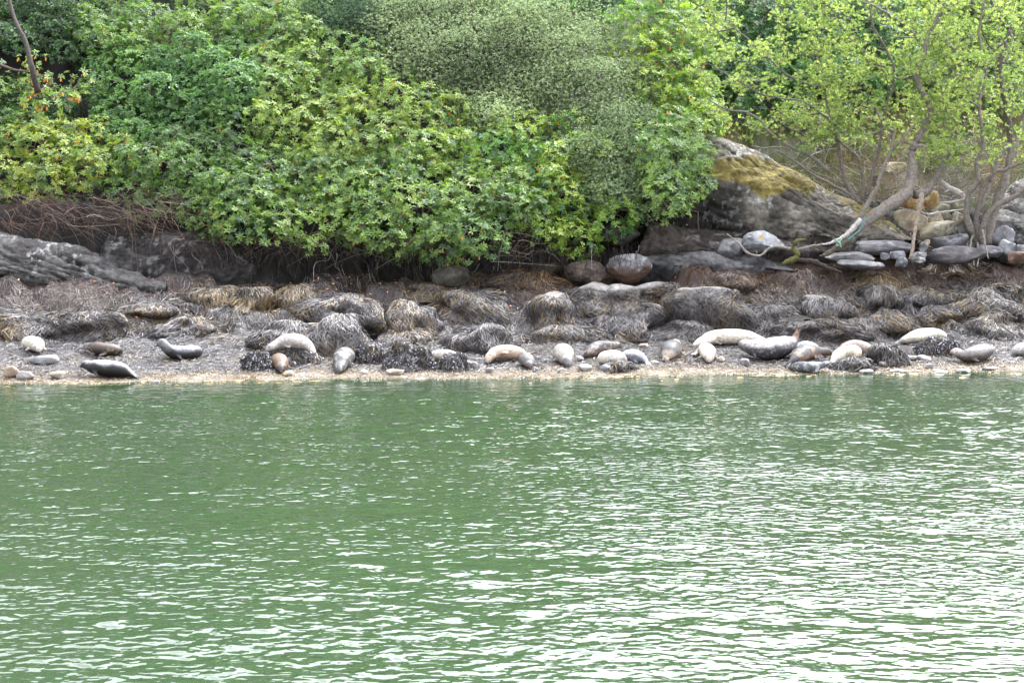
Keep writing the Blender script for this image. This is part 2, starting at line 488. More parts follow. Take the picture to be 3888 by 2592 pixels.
outcrop('low_slab', 'long low grey slab with lichen spots below the mossy outcrop', [(632, 256), (680, 251), (720, 250), (752, 252), (780, 262), (800, 268)],
        [(632, 264), (700, 266), (760, 268), (800, 271)], (50.0, 50.3), .9, 23, nu=90, nv=40, amp=.06, strata=.04, cols=(.15, .145, .15))
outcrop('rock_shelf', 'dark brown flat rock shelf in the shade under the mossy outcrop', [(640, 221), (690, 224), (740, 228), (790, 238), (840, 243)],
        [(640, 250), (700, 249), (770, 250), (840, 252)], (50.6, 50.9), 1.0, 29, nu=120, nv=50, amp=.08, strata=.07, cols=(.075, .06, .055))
outcrop('right_outcrop'.replace('right_', 'lichen_'), 'pale lichen covered boulder face at the right edge behind the many stemmed tree', [(985, 214), (1000, 196), (1015, 182), (1040, 172), (1070, 168)],
        [(985, 232), (1020, 230), (1070, 232)], (52.8, 52.8), 1.6, 37, nu=90, nv=60, amp=.12, strata=.05, cols=(.36, .34, .33))
outcrop('dark_ledge', 'nearly black overhanging rock ledge at the right edge below the lichen boulder', [(978, 228), (992, 219), (1020, 222), (1070, 226)],
        [(978, 250), (1020, 256), (1070, 258)], (51.6, 51.6), 1.1, 41, nu=90, nv=50, amp=.12, strata=.06, cols=(.075, .07, .07))

def ico(n=2):
    import bmesh
    bm = bmesh.new(); bmesh.ops.create_icosphere(bm, subdivisions=n, radius=1)
    V = np.array([v.co[:] for v in bm.verts]); T = np.array([[v.index for v in f.verts] for f in bm.faces]); bm.free()
    return V, T
ICO4, ICO3, ICO2, ICO1 = ico(5), ico(4), ico(3), ico(2)

def rockmesh(c, r, seed, tpl=ICO3, box=3.0, rough=.14, col=(.2, .19, .18), rot=0, tiltx=0, colfn=None, planes=8):
    V, T = tpl
    U = V / (np.sum(np.abs(V) ** box, 1, keepdims=True) ** (1 / box))
    o = seed * 7.7
    U = U * (1 + rough * fbm(V * 1.3 + o, 4, seed) + rough * .4 * fbm(V * 4 + o, 3, seed + 1))[:, None]
    # planar breaks
    rr = np.random.default_rng(seed)
    for k in range(planes):
        n = nrm(rr.normal(size=3)); lim = rr.uniform(.62, .9)
        dd = U @ n
        U = U - np.maximum(dd - lim, 0)[:, None] * n * .85
    U = U * np.array(r)
    ca, sa = math.cos(tiltx), math.sin(tiltx)
    U = np.stack([U[:, 0] * ca - U[:, 2] * sa, U[:, 1], U[:, 0] * sa + U[:, 2] * ca], 1)
    ca, sa = math.cos(rot), math.sin(rot)
    U = np.stack([U[:, 0] * ca - U[:, 1] * sa, U[:, 0] * sa + U[:, 1] * ca, U[:, 2]], 1)
    col = np.array(col)
    C = col + col * .5 * fbm(U * 5 + o, 4, seed + 5)[:, None]
    lich = sstep(.45, .6, fbm(U * 9 + o, 3, seed + 6))[:, None] * .6
    C = C * (1 - lich) + lich * np.minimum(col * 2.6, .55)
    if colfn is not None: C = colfn(U, C)
    return U + np.asarray(c), T, np.clip(C, .01, .8)

def box_stone(name, label, x0, x1, yt, yb, seed, col, deep=.7, tilt=0, group=None, box=3.2, tpl=ICO3, Y=None, cat='stone', colfn=None, planes=8):
    """a stone filling a pixel box, foot on the ground (or at depth Y)"""
    g_ = G((x0 + x1) / 2, yb) if Y is None else pix((x0 + x1) / 2, yb, Y)
    m = g_[1] / F
    rx, rz = (x1 - x0) / 2 * m * .97, (yb - yt) / 2 * m * 1.02
    V, T, C = rockmesh((g_[0], g_[1] + rx * deep * .8, g_[2] + rz * .92), (rx, rx * deep, rz), seed, tpl, box, .12, col, random.uniform(-.2, .2), tilt, colfn, planes)
    o = MB().add(V, None, T, C).build(name, M_STONE)
    return tag(o, label, cat, group)

def brown_low(U, C):      # seaweed fuzz on the lower part
    t = sstep(.05, -.12, U[:, 2] + .12 * fbm(U * 4, 3, 3))[:, None]
    return C * (1 - t) + t * np.array([.075, .045, .033])

box_stone('boulder', 'pointed grey boulder with bare crown and brown weed skirt at the top of the beach', 606, 651, 250, 282, 101, (.15, .145, .15), .7, colfn=brown_low, cat='boulder', tpl=ICO4, Y=49.3, box=1.75, planes=3)
box_stone('boulder', 'rounded brown boulder just left of the pointed grey one', 564, 607, 259, 284, 102, (.075, .058, .048), .7, cat='boulder', tpl=ICO4, Y=49.3, box=2.0, planes=2)
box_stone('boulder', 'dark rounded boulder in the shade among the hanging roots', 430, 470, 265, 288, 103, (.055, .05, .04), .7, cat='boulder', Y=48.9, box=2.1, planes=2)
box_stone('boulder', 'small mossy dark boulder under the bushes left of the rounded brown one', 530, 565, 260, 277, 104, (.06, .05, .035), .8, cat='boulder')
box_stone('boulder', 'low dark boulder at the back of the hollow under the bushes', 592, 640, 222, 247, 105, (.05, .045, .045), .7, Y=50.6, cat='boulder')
def yspot(U, C):
    t = sstep(.07, .05, np.hypot(U[:, 0] + .12, U[:, 2] - .17))[:, None]
    return C * (1 - t) + t * np.array([.45, .26, .06])
box_stone('boulder', 'grey boulder with a small orange lichen patch below the mossy outcrop', 744, 786, 230, 254, 106, (.24, .245, .26), .6, colfn=yspot, cat='boulder', tpl=ICO4, Y=50.3)
box_stone('boulder', 'flat grey boulder left of the one with the orange lichen patch', 716, 748, 237, 255, 107, (.17, .165, .17), .6, cat='boulder', Y=50.4)
# slabs and stones under the right trees   zoom region 2: px = 842.8 + u*.08733, py = 131.7 + v*.08733
def Z2(u, v): return 842.8 + u * .08733, 131.7 + v * .08733
slabs = [
    ('stone_slab', 'long dark slab left of the bleached upright stump', (190, 1220, 900, 1400), (.17, .165, .175), -.05, 49.6),
    ('stone_slab', 'slate grey slab right of the upright stump, under the tan stones', (975, 1170, 1480, 1350), (.14, .14, .15), .05, 49.7),
    ('stone_slab', 'dark slab half buried in brown weed right of the upright stump', (1000, 1310, 1700, 1500), (.085, .075, .08), .03, 49.1),
    ('stone_slab', 'low slab at the foot of the leaning tree', (-250, 1380, 400, 1500), (.16, .155, .16), .0, 49.1),
    ('stone_slab', 'pale grey flat slab in front of the leaning tree', (-60, 1470, 480, 1560), (.2, .195, .2), .0, 48.6),
    ('stone', 'rounded tan stone with dark underside, left of the upright stump', (610, 880, 1000, 1140), (.33, .27, .19), .1, 50.2),
    ('stone', 'orange brown wedge stone tilted above the rounded tan stone', (655, 700, 960, 890), (.42, .27, .12), -.3, 50.8),
    ('stone', 'orange brown split stone leaning to the right behind the stump', (900, 660, 1130, 850), (.38, .24, .11), -.5, 51.0),
    ('stone', 'long tan stone sloping down to the left, right of the stump', (880, 1030, 1310, 1220), (.30, .26, .19), .16, 50.0),
    ('stone', 'pale pointed stone above the long sloping tan stone', (990, 930, 1150, 1080), (.36, .31, .23), .3, 50.5),
    ('stone', 'grey green square stone behind the pale pointed stone', (990, 830, 1230, 990), (.24, .23, .17), -.1, 51.0),
    ('stone', 'grey green stone left of the many stemmed tree', (1210, 800, 1400, 960), (.18, .17, .12), .1, 51.1),
    ('stone', 'small tan stone against the foot of the many stemmed tree', (1250, 920, 1400, 1060), (.27, .23, .17), .1, 50.5),
    ('stone', 'cream topped stone high on the bank behind the leaning tree', (480, 350, 740, 470), (.46, .38, .26), .1, 52.6),
    ('stone', 'rounded tan stone beneath the cream topped stone', (440, 440, 620, 640), (.28, .23, .16), 0, 52.3),
    ('stone', 'brown stone low behind the slender twin stems', (300, 500, 450, 600), (.17, .14, .11), 0, 52.4),
    ('stone', 'orange tinged pebble sized stone at the stump', (920, 1240, 1000, 1290), (.34, .25, .17), 0, 49.4),
    ('stone', 'small grey stone in front of the slab, left of the stump foot', (545, 1370, 730, 1450), (.16, .16, .17), .1, 48.9),
    ('stone', 'small grey stone right of the stump foot', (790, 1370, 960, 1450), (.17, .17, .18), .1, 48.9),
    ('stone', 'small pale grey stone lowest at the stump foot', (760, 1440, 950, 1500), (.19, .19, .19), -.1, 48.6),
    ('stone', 'grey rounded stone between slab and stump foot', (600, 1440, 750, 1530), (.14, .14, .15), 0, 48.6),
    ('stone', 'thin pale stone behind the small grey stones', (430, 1395, 560, 1450), (.22, .22, .23), 0, 49.0),
    ('stone', 'blocky grey stone wedged between two slabs right of the stump', (880, 1270, 990, 1390), (.16, .155, .15), 0, 49.3),
    ('stone', 'grey flat stone on edge right of the many stemmed tree', (1690, 1090, 2000, 1330), (.17, .165, .18), -.5, 50.2),
    ('stone', 'smooth pale grey stone leaning right of the many stemmed tree', (1780, 1260, 1990, 1420), (.24, .24, .25), -.35, 49.8),
    ('stone', 'dark slab corner beside the hanging roots of the many stemmed tree', (1500, 1310, 1850, 1420), (.13, .125, .14), -.1, 49.5),
    ('stone', 'grey stone at the right edge below the dark ledge', (1990, 1290, 2120, 1370), (.2, .2, .21), 0, 49.6),
    ('stone', 'small stone with red weed at the right edge', (1900, 1380, 2130, 1500), (.10, .06, .045), 0, 49.0),
]
for k, (nm, lb, (u0, v0, u1, v1), cl, tl, Yq) in enumerate(slabs):
    (a0, b0), (a1, b1) = Z2(u0, v0), Z2(u1, v1)
    box_stone(nm, lb, a0, a1, b0 - 1, b1 + 1, 200 + k, cl, .55, tl, Y=Yq + .9, box=5.0, tpl=ICO3, cat='slab' if nm == 'stone_slab' else 'stone')

# ------------------------------------------------------------------ seaweed draped mounds
def strandcol(n, r, P, goldp=.12, pal=None):
    a = np.array([.076, .069, .070]); b = np.array([.17, .155, .148]); gd = np.array([.21, .15, .075]); dk = np.array([.035, .03, .034])
    t = r.random((n, 1))
    C = a + (b - a) * t ** 1.5
    nn = fbm(P * np.array([.9, .9, .9]), 3, 61)
    isg = r.random(n) < np.clip(goldp + .45 * nn, .01, .85)
    C[isg] = gd * (.6 + .7 * r.random((isg.sum(), 1)))
    isd = r.random(n) < .12
    C[isd] = dk
    return np.clip(C, .01, 1)

MOUNDS = []
def mound(label, x0, x1, yt, yb, seed, gold=.12, bare=0.0, mussel=False, deep=.8, dens=1.0, cat=None, box=2.3, L0=.5, redd=0):
    r = np.random.default_rng(seed)
    gq = G((x0 + x1) / 2, yb)
    m = gq[1] / F
    ax = (x1 - x0) / 2 * m * (1.0 if mussel else 1.22); ay = ax * deep * (1 if mussel else 1.5)
    cy = gq[1] + ay * .9
    ztop = pix((x0 + x1) / 2, yt, gq[1] + ay * .6)[2]
    z0 = gq[2] - .08
    h = max((ztop - z0) * (1 if mussel else .86), .12)
    c = np.array([gq[0], cy, z0])
    def S(th, ph):
        th_ = np.minimum(th, math.pi / 2)
        rad = np.sin(th_) ** (2 / box); zz = np.cos(th_) ** (2 / (box * .9))
        rad = rad + np.maximum(th - math.pi / 2, 0) * .25
        P = np.stack([rad * np.cos(ph), rad * np.sin(ph), zz], -1)
        dsp = 1 + .42 * noise(P * 1.35 + seed * 3.1, seed) + .16 * noise(P * 3.3 + seed, seed + 2)
        dsp = dsp * np.where(True, 1, 1)
        return c + P * np.array([ax, ay, h]) * np.stack([dsp, dsp, .5 + .5 * dsp], -1)
    nt_, np_ = 22, 40
    th, ph = np.meshgrid(np.linspace(.02, math.pi / 2 + .3, nt_), np.linspace(0, 2 * math.pi, np_, endpoint=False), indexing='ij')
    V = S(th, ph)
    V[th > math.pi / 2 + .05, 2] -= .15
    bc = np.array([.05, .045, .04]) if not bare else np.array([.28, .26, .25])
    Cb = np.broadcast_to(bc, V.shape) * (1 + .3 * noise(V * 5, 3))[..., None]
    if bare:
        tt = sstep(.40, .62, th + .15 * noise(V * 4, 9))[..., None]
        Cb = Cb * (1 - tt) + tt * np.array([.05, .045, .04])
    t = thing('mussel_rock' if mussel else 'seaweed_mound', label, cat or ('rock'), (c[0], c[1], z0))
    MB().add(V, grid_quads(nt_, np_, True), None, Cb.reshape(-1, 3)).build('rock', M_ROCK, t)
    N = int(2500 * dens * ax * (h + ay * (1 if mussel else .8)) / 1.0 * .55)
    N = max(N, 260)
    K = 5
    th0 = r.uniform(.10 + bare, 1.5, N); ph0 = r.uniform(0, 2 * math.pi, N)
    ph0 = np.where(r.random(N) < .9, r.uniform(math.pi * .92, 2.08 * math.pi, N), ph0)
    Ls = L0 * r.uniform(.5, 1.3, N) / max((ax + h) * .5, .1) * .8
    s = np.linspace(0, 1, K)[None]
    th = th0[:, None] + Ls[:, None] * s
    ph = ph0[:, None] + (r.normal(0, .12, N)[:, None] * s + .05 * np.sin(s * 6 + r.uniform(0, 6, N)[:, None])) + .25 * (noise(np.stack([ph0 * 3, th0 * 3, th0 * 0], -1), seed)[:, None]) * s
    P = S(th, ph)
    off = (r.uniform(.005, .05, N)[:, None] + .025 * np.sin(s * 5 + r.uniform(0, 6, N)[:, None]))
    P = P + nrm(P - c) * off[..., None]
    P[..., 2] = np.maximum(P[..., 2], H(P[..., 0], P[..., 1]) + .01 + .02 * r.random((N, 1)))
    tan = nrm(P[:, 1] - P[:, 0]); nn = nrm(P[:, 0] - c)
    side = nrm(np.cross(tan, nn) + r.normal(0, .45, (N, 3)))
    wd = r.uniform(.014, .030, N)
    C = strandcol(N, r, P[:, 0], gold)
    if redd: C = C * np.array([.95, .78, .68])
    mb = MB(); ribbons(mb, P, side, wd, C)
    so = mb.build('seaweed', M_WEED, t); so['kind'] = 'stuff'
    if mussel:
        n = int(420 * ax * 2 * (h + .2))
        th = r.uniform(.35, 1.5, n); ph = r.uniform(math.pi * 1.02, 1.98 * math.pi, n)
        keep = noise(np.stack([th * 2.5, ph * 2.5, ph * 0 + seed], -1), 2) > -.25
        th, ph = th[keep], ph[keep]
        P = S(th, ph); n = len(P)
        P = P + nrm(P - c) * .035
        Vt, Tt = MUSSEL
        q = r.normal(size=(n, 3, 3)); A = nrm(q[:, 0]); B = nrm(np.cross(A, q[:, 1])); Cc = np.cross(A, B)
        sc_ = r.uniform(.6, 1.3, n)[:, None, None]
        W = P[:, None] + sc_ * (Vt[None, :, 0:1] * A[:, None] + Vt[None, :, 1:2] * B[:, None] + Vt[None, :, 2:3] * Cc[:, None])
        cl = np.where(r.random((n, 1)) < .38, [.55, .56, .62], [.09, .09, .11]) * r.uniform(.7, 1.2, (n, 1))
        Ts = (Tt[None] + np.arange(n)[:, None, None] * len(Vt)).reshape(-1, 3)
        mo = MB().add(W.reshape(-1, 3), None, Ts, np.repeat(cl, len(Vt), 0)).build('mussels', M_DARK, t, smooth=False)
        mo['kind'] = 'stuff'
    return t
_mv = np.array([[.045, 0, 0], [-.035, 0, 0], [0, .018, 0], [0, -.018, 0], [.005, 0, .013], [.005, 0, -.013]])
_mt = np.array([[0, 2, 4], [2, 1, 4], [1, 3, 4], [3, 0, 4], [2, 0, 5], [1, 2, 5], [3, 1, 5], [0, 3, 5]])
MUSSEL = (_mv, _mt)

mound('low weed swell on the left beach above the grey seal with raised head', 150, 215, 318, 338, 61, .15)
mound('low weed swell between the golden wrack holes and the left hanging ledge', 118, 178, 300, 318, 62, .2)
mound('low weed swell above the brown seal pointing left', 60, 125, 328, 344, 63, .2)
mound('weed hummock right of the dark hanging mound, left of the middle', 368, 432, 326, 347, 64, .15)
mound('weed hummock between the shaggy lobe and the flat topped mound', 640, 690, 305, 328, 65, .15)
mound('brown wrack hummock behind the broad mound left of the middle', 400, 470, 281, 298, 66, .4)
mound('small weed hummock left of the cream seal pointing down left', 846, 896, 318, 338, 67, .2)
mound('wide weed swell at the right under the wide mound touching the edge', 905, 975, 306, 328, 68, .2)
mound('low weedy mound behind the pale seal lying on the mussel rock', 250, 318, 320, 350, 1)
mound('dark hanging weed mound just right of the seal on the mussel rock', 306, 371, 312, 353, 2, .08)
mound('broad weed draped mound near the left of the middle, below the golden weed holes', 305, 390, 287, 331, 3, .12)
mound('rounded weed mound between two broader ones left of the middle', 381, 437, 297, 337, 4)
mound('wide weed draped ledge in the middle of the beach', 430, 512, 288, 328, 5, .2, deep=.6)
mound('weed mound with a small dark hole above the lying tan seal', 455, 512, 322, 353, 6, .1)
mound('narrow weed mound with pale bare spot left of the tallest mound', 528, 577, 290, 328, 7, .12, bare=.15)
mound('tallest weed mound with a bare pale rim on top', 573, 664, 277, 322, 8, .3, bare=.5, deep=.7, box=3.2)
mound('shaggy weed lobe hanging in front of the tallest mound', 594, 660, 300, 336, 9, .15)
mound('big flat topped weed mound with bare pale crown right of the tallest mound', 668, 751, 280, 324, 10, .25, bare=.45, deep=.7, box=3.2)
mound('weed mound between the flat topped mound and the raised tail seal', 748, 808, 299, 331, 11, .1)
mound('rounded shaggy mound with thin bare rim above the cream seals', 798, 857, 291, 325, 12, .15, bare=.25)
mound('low wide weed mound directly behind the raised tail flippers', 775, 858, 316, 345, 13, .06, box=3.0)
mound('small dark weed tuft mound among golden weed on the right', 866, 900, 284, 306, 14, .05)
mound('golden weed mound behind the small dark tuft mound', 852, 905, 274, 296, 15, .8)
mound('weed ledge at the right between tuft mound and edge', 900, 962, 281, 308, 16, .2, deep=.6)
mound('wide weed mound touching the right edge of the beach', 955, 1035, 282, 318, 17, .15, deep=.6)
mound('black weed mound at the right edge above the pebbles', 972, 1036, 313, 341, 18, .05)
mound('long hanging weed ledge at the far left', -25, 62, 309, 337, 19, .25, deep=.5, box=3.5)
mound('hanging weed ledge above the brown seal', 55, 118, 310, 335, 20, .3, deep=.5, box=3.5)
mound('mound with golden wrack around a dark hole, left part', 190, 228, 285, 308, 21, .8, box=3.2)
mound('mound with golden wrack around a dark hole, right part', 226, 264, 286, 309, 22, .8, box=3.2)
mound('small golden wrack mound right of the two with dark holes', 276, 312, 283, 307, 23, .6)
mound('flat brown wrack mound in front of the dark rounded boulder', 505, 560, 268, 290, 24, .5, redd=1)
mound('thin brown wrack skirt at the foot of the two rounded boulders', 570, 645, 273, 288, 25, .2, redd=1)
mound('red brown wrack hummock below the stone slabs', 700, 760, 268, 288, 26, .3, redd=1)
mound('red brown wrack hummock at the foot of the many stemmed tree', 925, 985, 262, 281, 27, .2, redd=1)
mound('low weed mound above the dark seal with lifted head', 540, 600, 322, 343, 28, .2)
mound('low weed hummock behind the long cream seal', 660, 722, 318, 338, 29, .15)
mound('low weed hummock behind the cream seal pointing down left', 862, 925, 312, 333, 30, .2)
mound('low grey weed hummock in front of the mottled brown seal', 797, 826, 346, 362, 31, .04, L0=.3)
mound('dark mussel rock under the long pale seal', 264, 317, 342, 364, 41, .02, mussel=True, deep=.6, L0=.3)
mound('pale barnacled mussel clump left of the brown ball shaped seal', 243, 273, 353, 371, 42, .02, mussel=True, deep=.7, L0=.2, dens=.4)
mound('large mussel covered rock right of the grey speckled seal', 380, 430, 343, 371, 43, .04, mussel=True, deep=.7, L0=.3)
mound('weedy rock with mussels left of the large mussel rock', 352, 388, 344, 364, 44, .1, mussel=True, deep=.7, L0=.3, dens=.8)
mound('small mussel rock in front of the half hidden tan seal', 439, 471, 353, 371, 45, .03, mussel=True, deep=.7, L0=.25)
mound('weedy mussel rock behind the mottled seal on the right', 915, 962, 338, 356, 46, .1, mussel=True, deep=.6, L0=.3, dens=.7)
mound('weedy rock in front of the pink tan seal', 868, 902, 343, 367, 47, .04, L0=.3)
mound('flat weedy rock the cream seal with the dark eyes lies on', 836, 874, 357, 371, 48, .08, L0=.25, deep=.6)
mound('small grey weedy stone in front of the spotted pale seal', 608, 634, 361, 372, 49, .15, L0=.2)

# ------------------------------------------------------------------ loose seaweed over the whole beach
def carpet(N, seed, dlo, dhi, Lr, wr, colfn, lift=.05, name='loose_seaweed', label=None):
    r = np.random.default_rng(seed)
    x = r.uniform(-17, 17, N)
    d = dlo + (dhi - dlo) * r.random(N)
    Y = shore(x) + d
    K = 4
    flow = 2.0 * fbm(np.stack([x * .7, Y * .7, x * 0], -1), 2, seed + 1) - math.pi / 2
    an = (flow * .35 - .65 * math.pi / 2) + r.normal(0, .55, N)
    Ln = r.uniform(*Lr, N)
    s = np.linspace(0, 1, K)[None]
    a_ = an[:, None] + r.normal(0, .6, N)[:, None] * s
    px_ = x[:, None] + np.cos(a_) * Ln[:, None] * s; py_ = Y[:, None] + np.sin(a_) * Ln[:, None] * s
    z = H(px_, py_) + r.uniform(.0, lift, N)[:, None] + .03 * np.sin(s * math.pi * r.uniform(.5, 2.5, N)[:, None]) * r.random((N, 1))
    P = np.stack([px_, py_, z], -1)
    tan = nrm(P[:, 1] - P[:, 0])
    side = nrm(np.cross(tan, np.array([0, 0, 1.0])) + np.array([0, 0, 1]) * r.normal(0, .5, N)[:, None])
    C = colfn(r, P[:, 0], d)
    mb = MB(); ribbons(mb, P, side, r.uniform(*wr, N), C)
    o = mb.build(name, M_WEED); o['kind'] = 'stuff'
    if label: o['label'] = label; o['category'] = 'seaweed'
    return o

def c_main(r, P, d):
    C = strandcol(len(d), r, P, .05)
    redp = sstep(6.4, 8.6, d + .8 * fbm(P * .7, 2, 8)) * (.55 + .45 * sstep(-3, 6, P[:, 0]))
    k = r.random(len(d)) < redp
    C[k] = np.array([.092, .058, .044]) * r.uniform(.5, 1.5, (k.sum(), 1))
    return C
carpet(56000, 5, 0.9, 9.6, (.12, .34), (.009, .022), c_main, .05, label='tangled grey brown seaweed spread over the whole beach')
def c_gold(r, P, d):
    t = r.random((len(d), 1))
    C = np.array([.25, .185, .10]) * (.4 + t)
    k = r.random(len(d)) < .22
    C[k] = np.array([.36, .31, .28]) * r.uniform(.5, 1.5, (k.sum(), 1))
    k = r.random(len(d)) < .2
    C[k] = np.array([.10, .08, .06])
    return C
carpet(16000, 6, -.35, 1.3, (.05, .17), (.006, .015), c_gold, .03, name='golden_wrack', label='golden wrack and pale shingle along the waterline')

# fallen leaves and pebbles
def litter():
    r = np.random.default_rng(12)
    N = 420
    x = r.uniform(-15, 9, N); d = np.clip(9.3 - np.abs(r.normal(0, 2.0, N)), 1.0, 9.3)
    k = r.random(N) < .35
    x[k] = r.normal(-3.5, 3.2, k.sum()); d[k] = r.uniform(8.2, 9.3, k.sum())
    Y = shore(x) + d
    P = np.stack([x, Y, H(x, Y) + .07], -1)
    an = r.uniform(0, 6.28, N); A = np.stack([np.cos(an), np.sin(an), r.normal(0, .3, N)], -1) * r.uniform(.03, .065, N)[:, None]
    B = np.stack([-np.sin(an), np.cos(an), r.normal(0, .5, N)], -1) * r.uniform(.012, .024, N)[:, None]
    V = np.stack([P - A, P + B + [0, 0, .01], P + A, P - B + [0, 0, .01]], 1).reshape(-1, 3)
    Q = np.arange(N * 4).reshape(-1, 4)
    C = np.repeat(np.array([.55, .24, .09]) * r.uniform(.5, 1.3, (N, 1)) + r.uniform(0, .08, (N, 1)), 4, 0)
    o = MB().add(V, Q, None, np.clip(C, 0, 1)).build('fallen_leaves', M_LITTER, smooth=False)
    o['kind'] = 'stuff'; o['label'] = 'orange brown dead leaves scattered on the upper beach'; o['category'] = 'leaves'
    # shingle
    N = 2600
    x = r.uniform(-17, 17, N); d = -.3 + 1.7 * r.random(N) ** 1.2
    wgt = .12 + .75 * sstep(7, 9, x); k = r.random(N) < wgt; x, d = x[k], d[k]; N = len(x)
    Y = shore(x) + d
    V0, T0 = ico(1)
    sz = r.uniform(.01, .034, N)
    V = V0[None] * (sz[:, None, None] * np.array([1.3, 1, .6])) * r.uniform(.75, 1.2, (N, len(V0), 1)) + np.stack([x, Y, H(x, Y) + .01], -1)[:, None]
    T = (T0[None] + np.arange(N)[:, None, None] * len(V0)).reshape(-1, 3)
    C = np.repeat(np.array([.34, .30, .27]) * r.uniform(.3, 1.4, (N, 1)), len(V0), 0)
    o = MB().add(V.reshape(-1, 3), None, T, C).build('shingle', M_STONE); o['kind'] = 'stuff'
litter()
# single stones by the water
st = [
    (2, 19, 365, 378, (.55, .42, .32), 'cracked cream and orange stone at the left corner of the waterline'),
    (13, 35, 371, 380, (.42, .38, .36), 'low pale stone right of the cracked cream stone'),
    (25, 58, 355, 365, (.5, .48, .5), 'whitish flat stone just below the pale curled seal'),
    (46, 66, 371, 379, (.55, .5, .42), 'white flat stone under the dark bellied seal'),
    (282, 294, 370, 376, (.6, .5, .36), 'small cream stone below the brown ball shaped seal'),
    (290, 297, 361, 366, (.4, .33, .33), 'pinkish pebble right of the brown ball shaped seal'),
    (360, 368, 369, 374, (.55, .48, .4), 'small cream stone near the grey speckled seal'),
    (385, 404, 368, 375, (.5, .42, .34), 'flat tan stone below the large mussel rock'),
    (467, 478, 361, 369, (.48, .45, .44), 'pale stone right of the small mussel rock'),
    (484, 495, 367, 373, (.45, .42, .4), 'grey stone below the lying tan seal'),
    (532, 539, 367, 372, (.42, .4, .46), 'bluish pebble under the small grey round seal'),
    (557, 565, 367, 373, (.5, .45, .4), 'pebble under the pale round seal'),
    (578, 594, 364, 371, (.5, .46, .43), 'pale flat stone between the round seal and the spotted pale seal'),
    (572, 584, 356, 361, (.42, .4, .4), 'grey stone below the dark seal with lifted head'),
    (600, 616, 364, 372, (.42, .42, .45), 'grey blue stone left of the small weedy stone'),
    (638, 650, 343, 348, (.5, .42, .38), 'flat pinkish stone above the smooth blue grey seal'),
    (650, 660, 360, 364, (.5, .47, .45), 'white pebble right of the smooth blue grey seal'),
    (716, 726, 356, 362, (.42, .35, .3), 'tan stone between two cream seals'),
    (739, 750, 358, 366, (.5, .45, .47), 'pale stone left under the raised tail seal'),
    (878, 892, 360, 367, (.46, .42, .42), 'grey stone right of the cream seal with the dark eyes'),
    (886, 908, 356, 362, (.42, .38, .37), 'flat stone in the pebble patch, upper left'),
    (889, 906, 369, 373, (.55, .52, .5), 'pale flat stone near the water in the pebble patch'),
    (900, 920, 355, 360, (.44, .36, .33), 'brownish flat stone in the middle of the pebble patch'),
    (917, 934, 355, 361, (.5, .46, .46), 'pale grey stone in the pebble patch left of the right seal'),
    (925, 938, 363, 368, (.4, .37, .36), 'grey stone below the pebble patch'),
    (931, 946, 369, 374, (.52, .5, .48), 'pale stone at the waterline below the right seal'),
    (957, 972, 368, 374, (.48, .45, .43), 'rounded pale stone in front of the right seal'),
    (982, 998, 366, 371, (.42, .4, .4), 'grey stone right below the right seal'),
    (860, 874, 369, 374, (.45, .42, .4), 'small stone at the waterline below the flat weedy rock'),
    (150, 161, 380, 386, (.30, .27, .25), 'low wet stone standing in the water left of the middle'),
    (402, 411, 379, 384, (.26, .24, .23), 'wet stone in the shallows below the large mussel rock'),
    (668, 676, 374, 379, (.28, .26, .24), 'wet stone in the shallows below the grey brown seal'),
    (745, 758, 322 - 12, 316, (.5, .42, .42), 'pinkish stone tucked between the right mounds'),
]
for k, (x0, x1, yt, yb, cl, lb) in enumerate(st):
    box_stone('stone', lb, x0, x1, yt, yb, 300 + k, np.array(cl) * .55, .7, random.uniform(-.1, .1), group='pale stones on the lower beach', tpl=ICO2, box=2.8)

# ------------------------------------------------------------------ seals
T_PR = [0, .012, .035, .075, .125, .17, .22, .30, .42, .55, .68, .80, .90, .96, 1]
R_PR = [.10, .24, .33, .46, .54, .56, .60, .80, .98, 1.03, 1.0, .84, .54, .34, .24]
T_BL = [0, .02, .06, .12, .2, .35, .5, .65, .8, .9, .96, 1]
R_BL = [.12, .42, .65, .82, .93, 1.0, 1.0, .88, .62, .38, .26, .2]
def flipper(mb, root, dirv, up, L, W, th=.022, fan=1.0, bend=0):
    """flat tapering paddle from root along dirv, broad across dirv x up"""
    d = nrm(np.asarray(dirv, float)); s = nrm(np.cross(d, up)); u = np.cross(s, d)
    n = 9; t = np.linspace(0, 1, n)
    wd = W * np.interp(t, [0, .25, .6, .85, 1], [.55, .7, .85 * fan, 1.0 * fan, .45 * fan])
    hh = th * np.interp(t, [0, .3, 1], [2.0, 1.1, .5])
    c = np.asarray(root) + d * (L * t)[:, None] + u * (bend * t ** 2)[:, None]
    m = 10; a_ = np.linspace(0, 2 * math.pi, m, endpoint=False)
    V = c[:, None] + s * (wd[:, None] * np.cos(a_) * .5)[..., None] + u * (hh[:, None] * np.sin(a_))[..., None]
    V = V.reshape(-1, 3); k = len(V)
    V = np.vstack([V, c[:1], c[-1:]])
    T = []
    for q in range(m):
        T.append((k, (q + 1) % m, q)); T.append((k + 1, (n - 1) * m + q, (n - 1) * m + (q + 1) % m))
    mb.add(V, grid_quads(n, m, True), T)

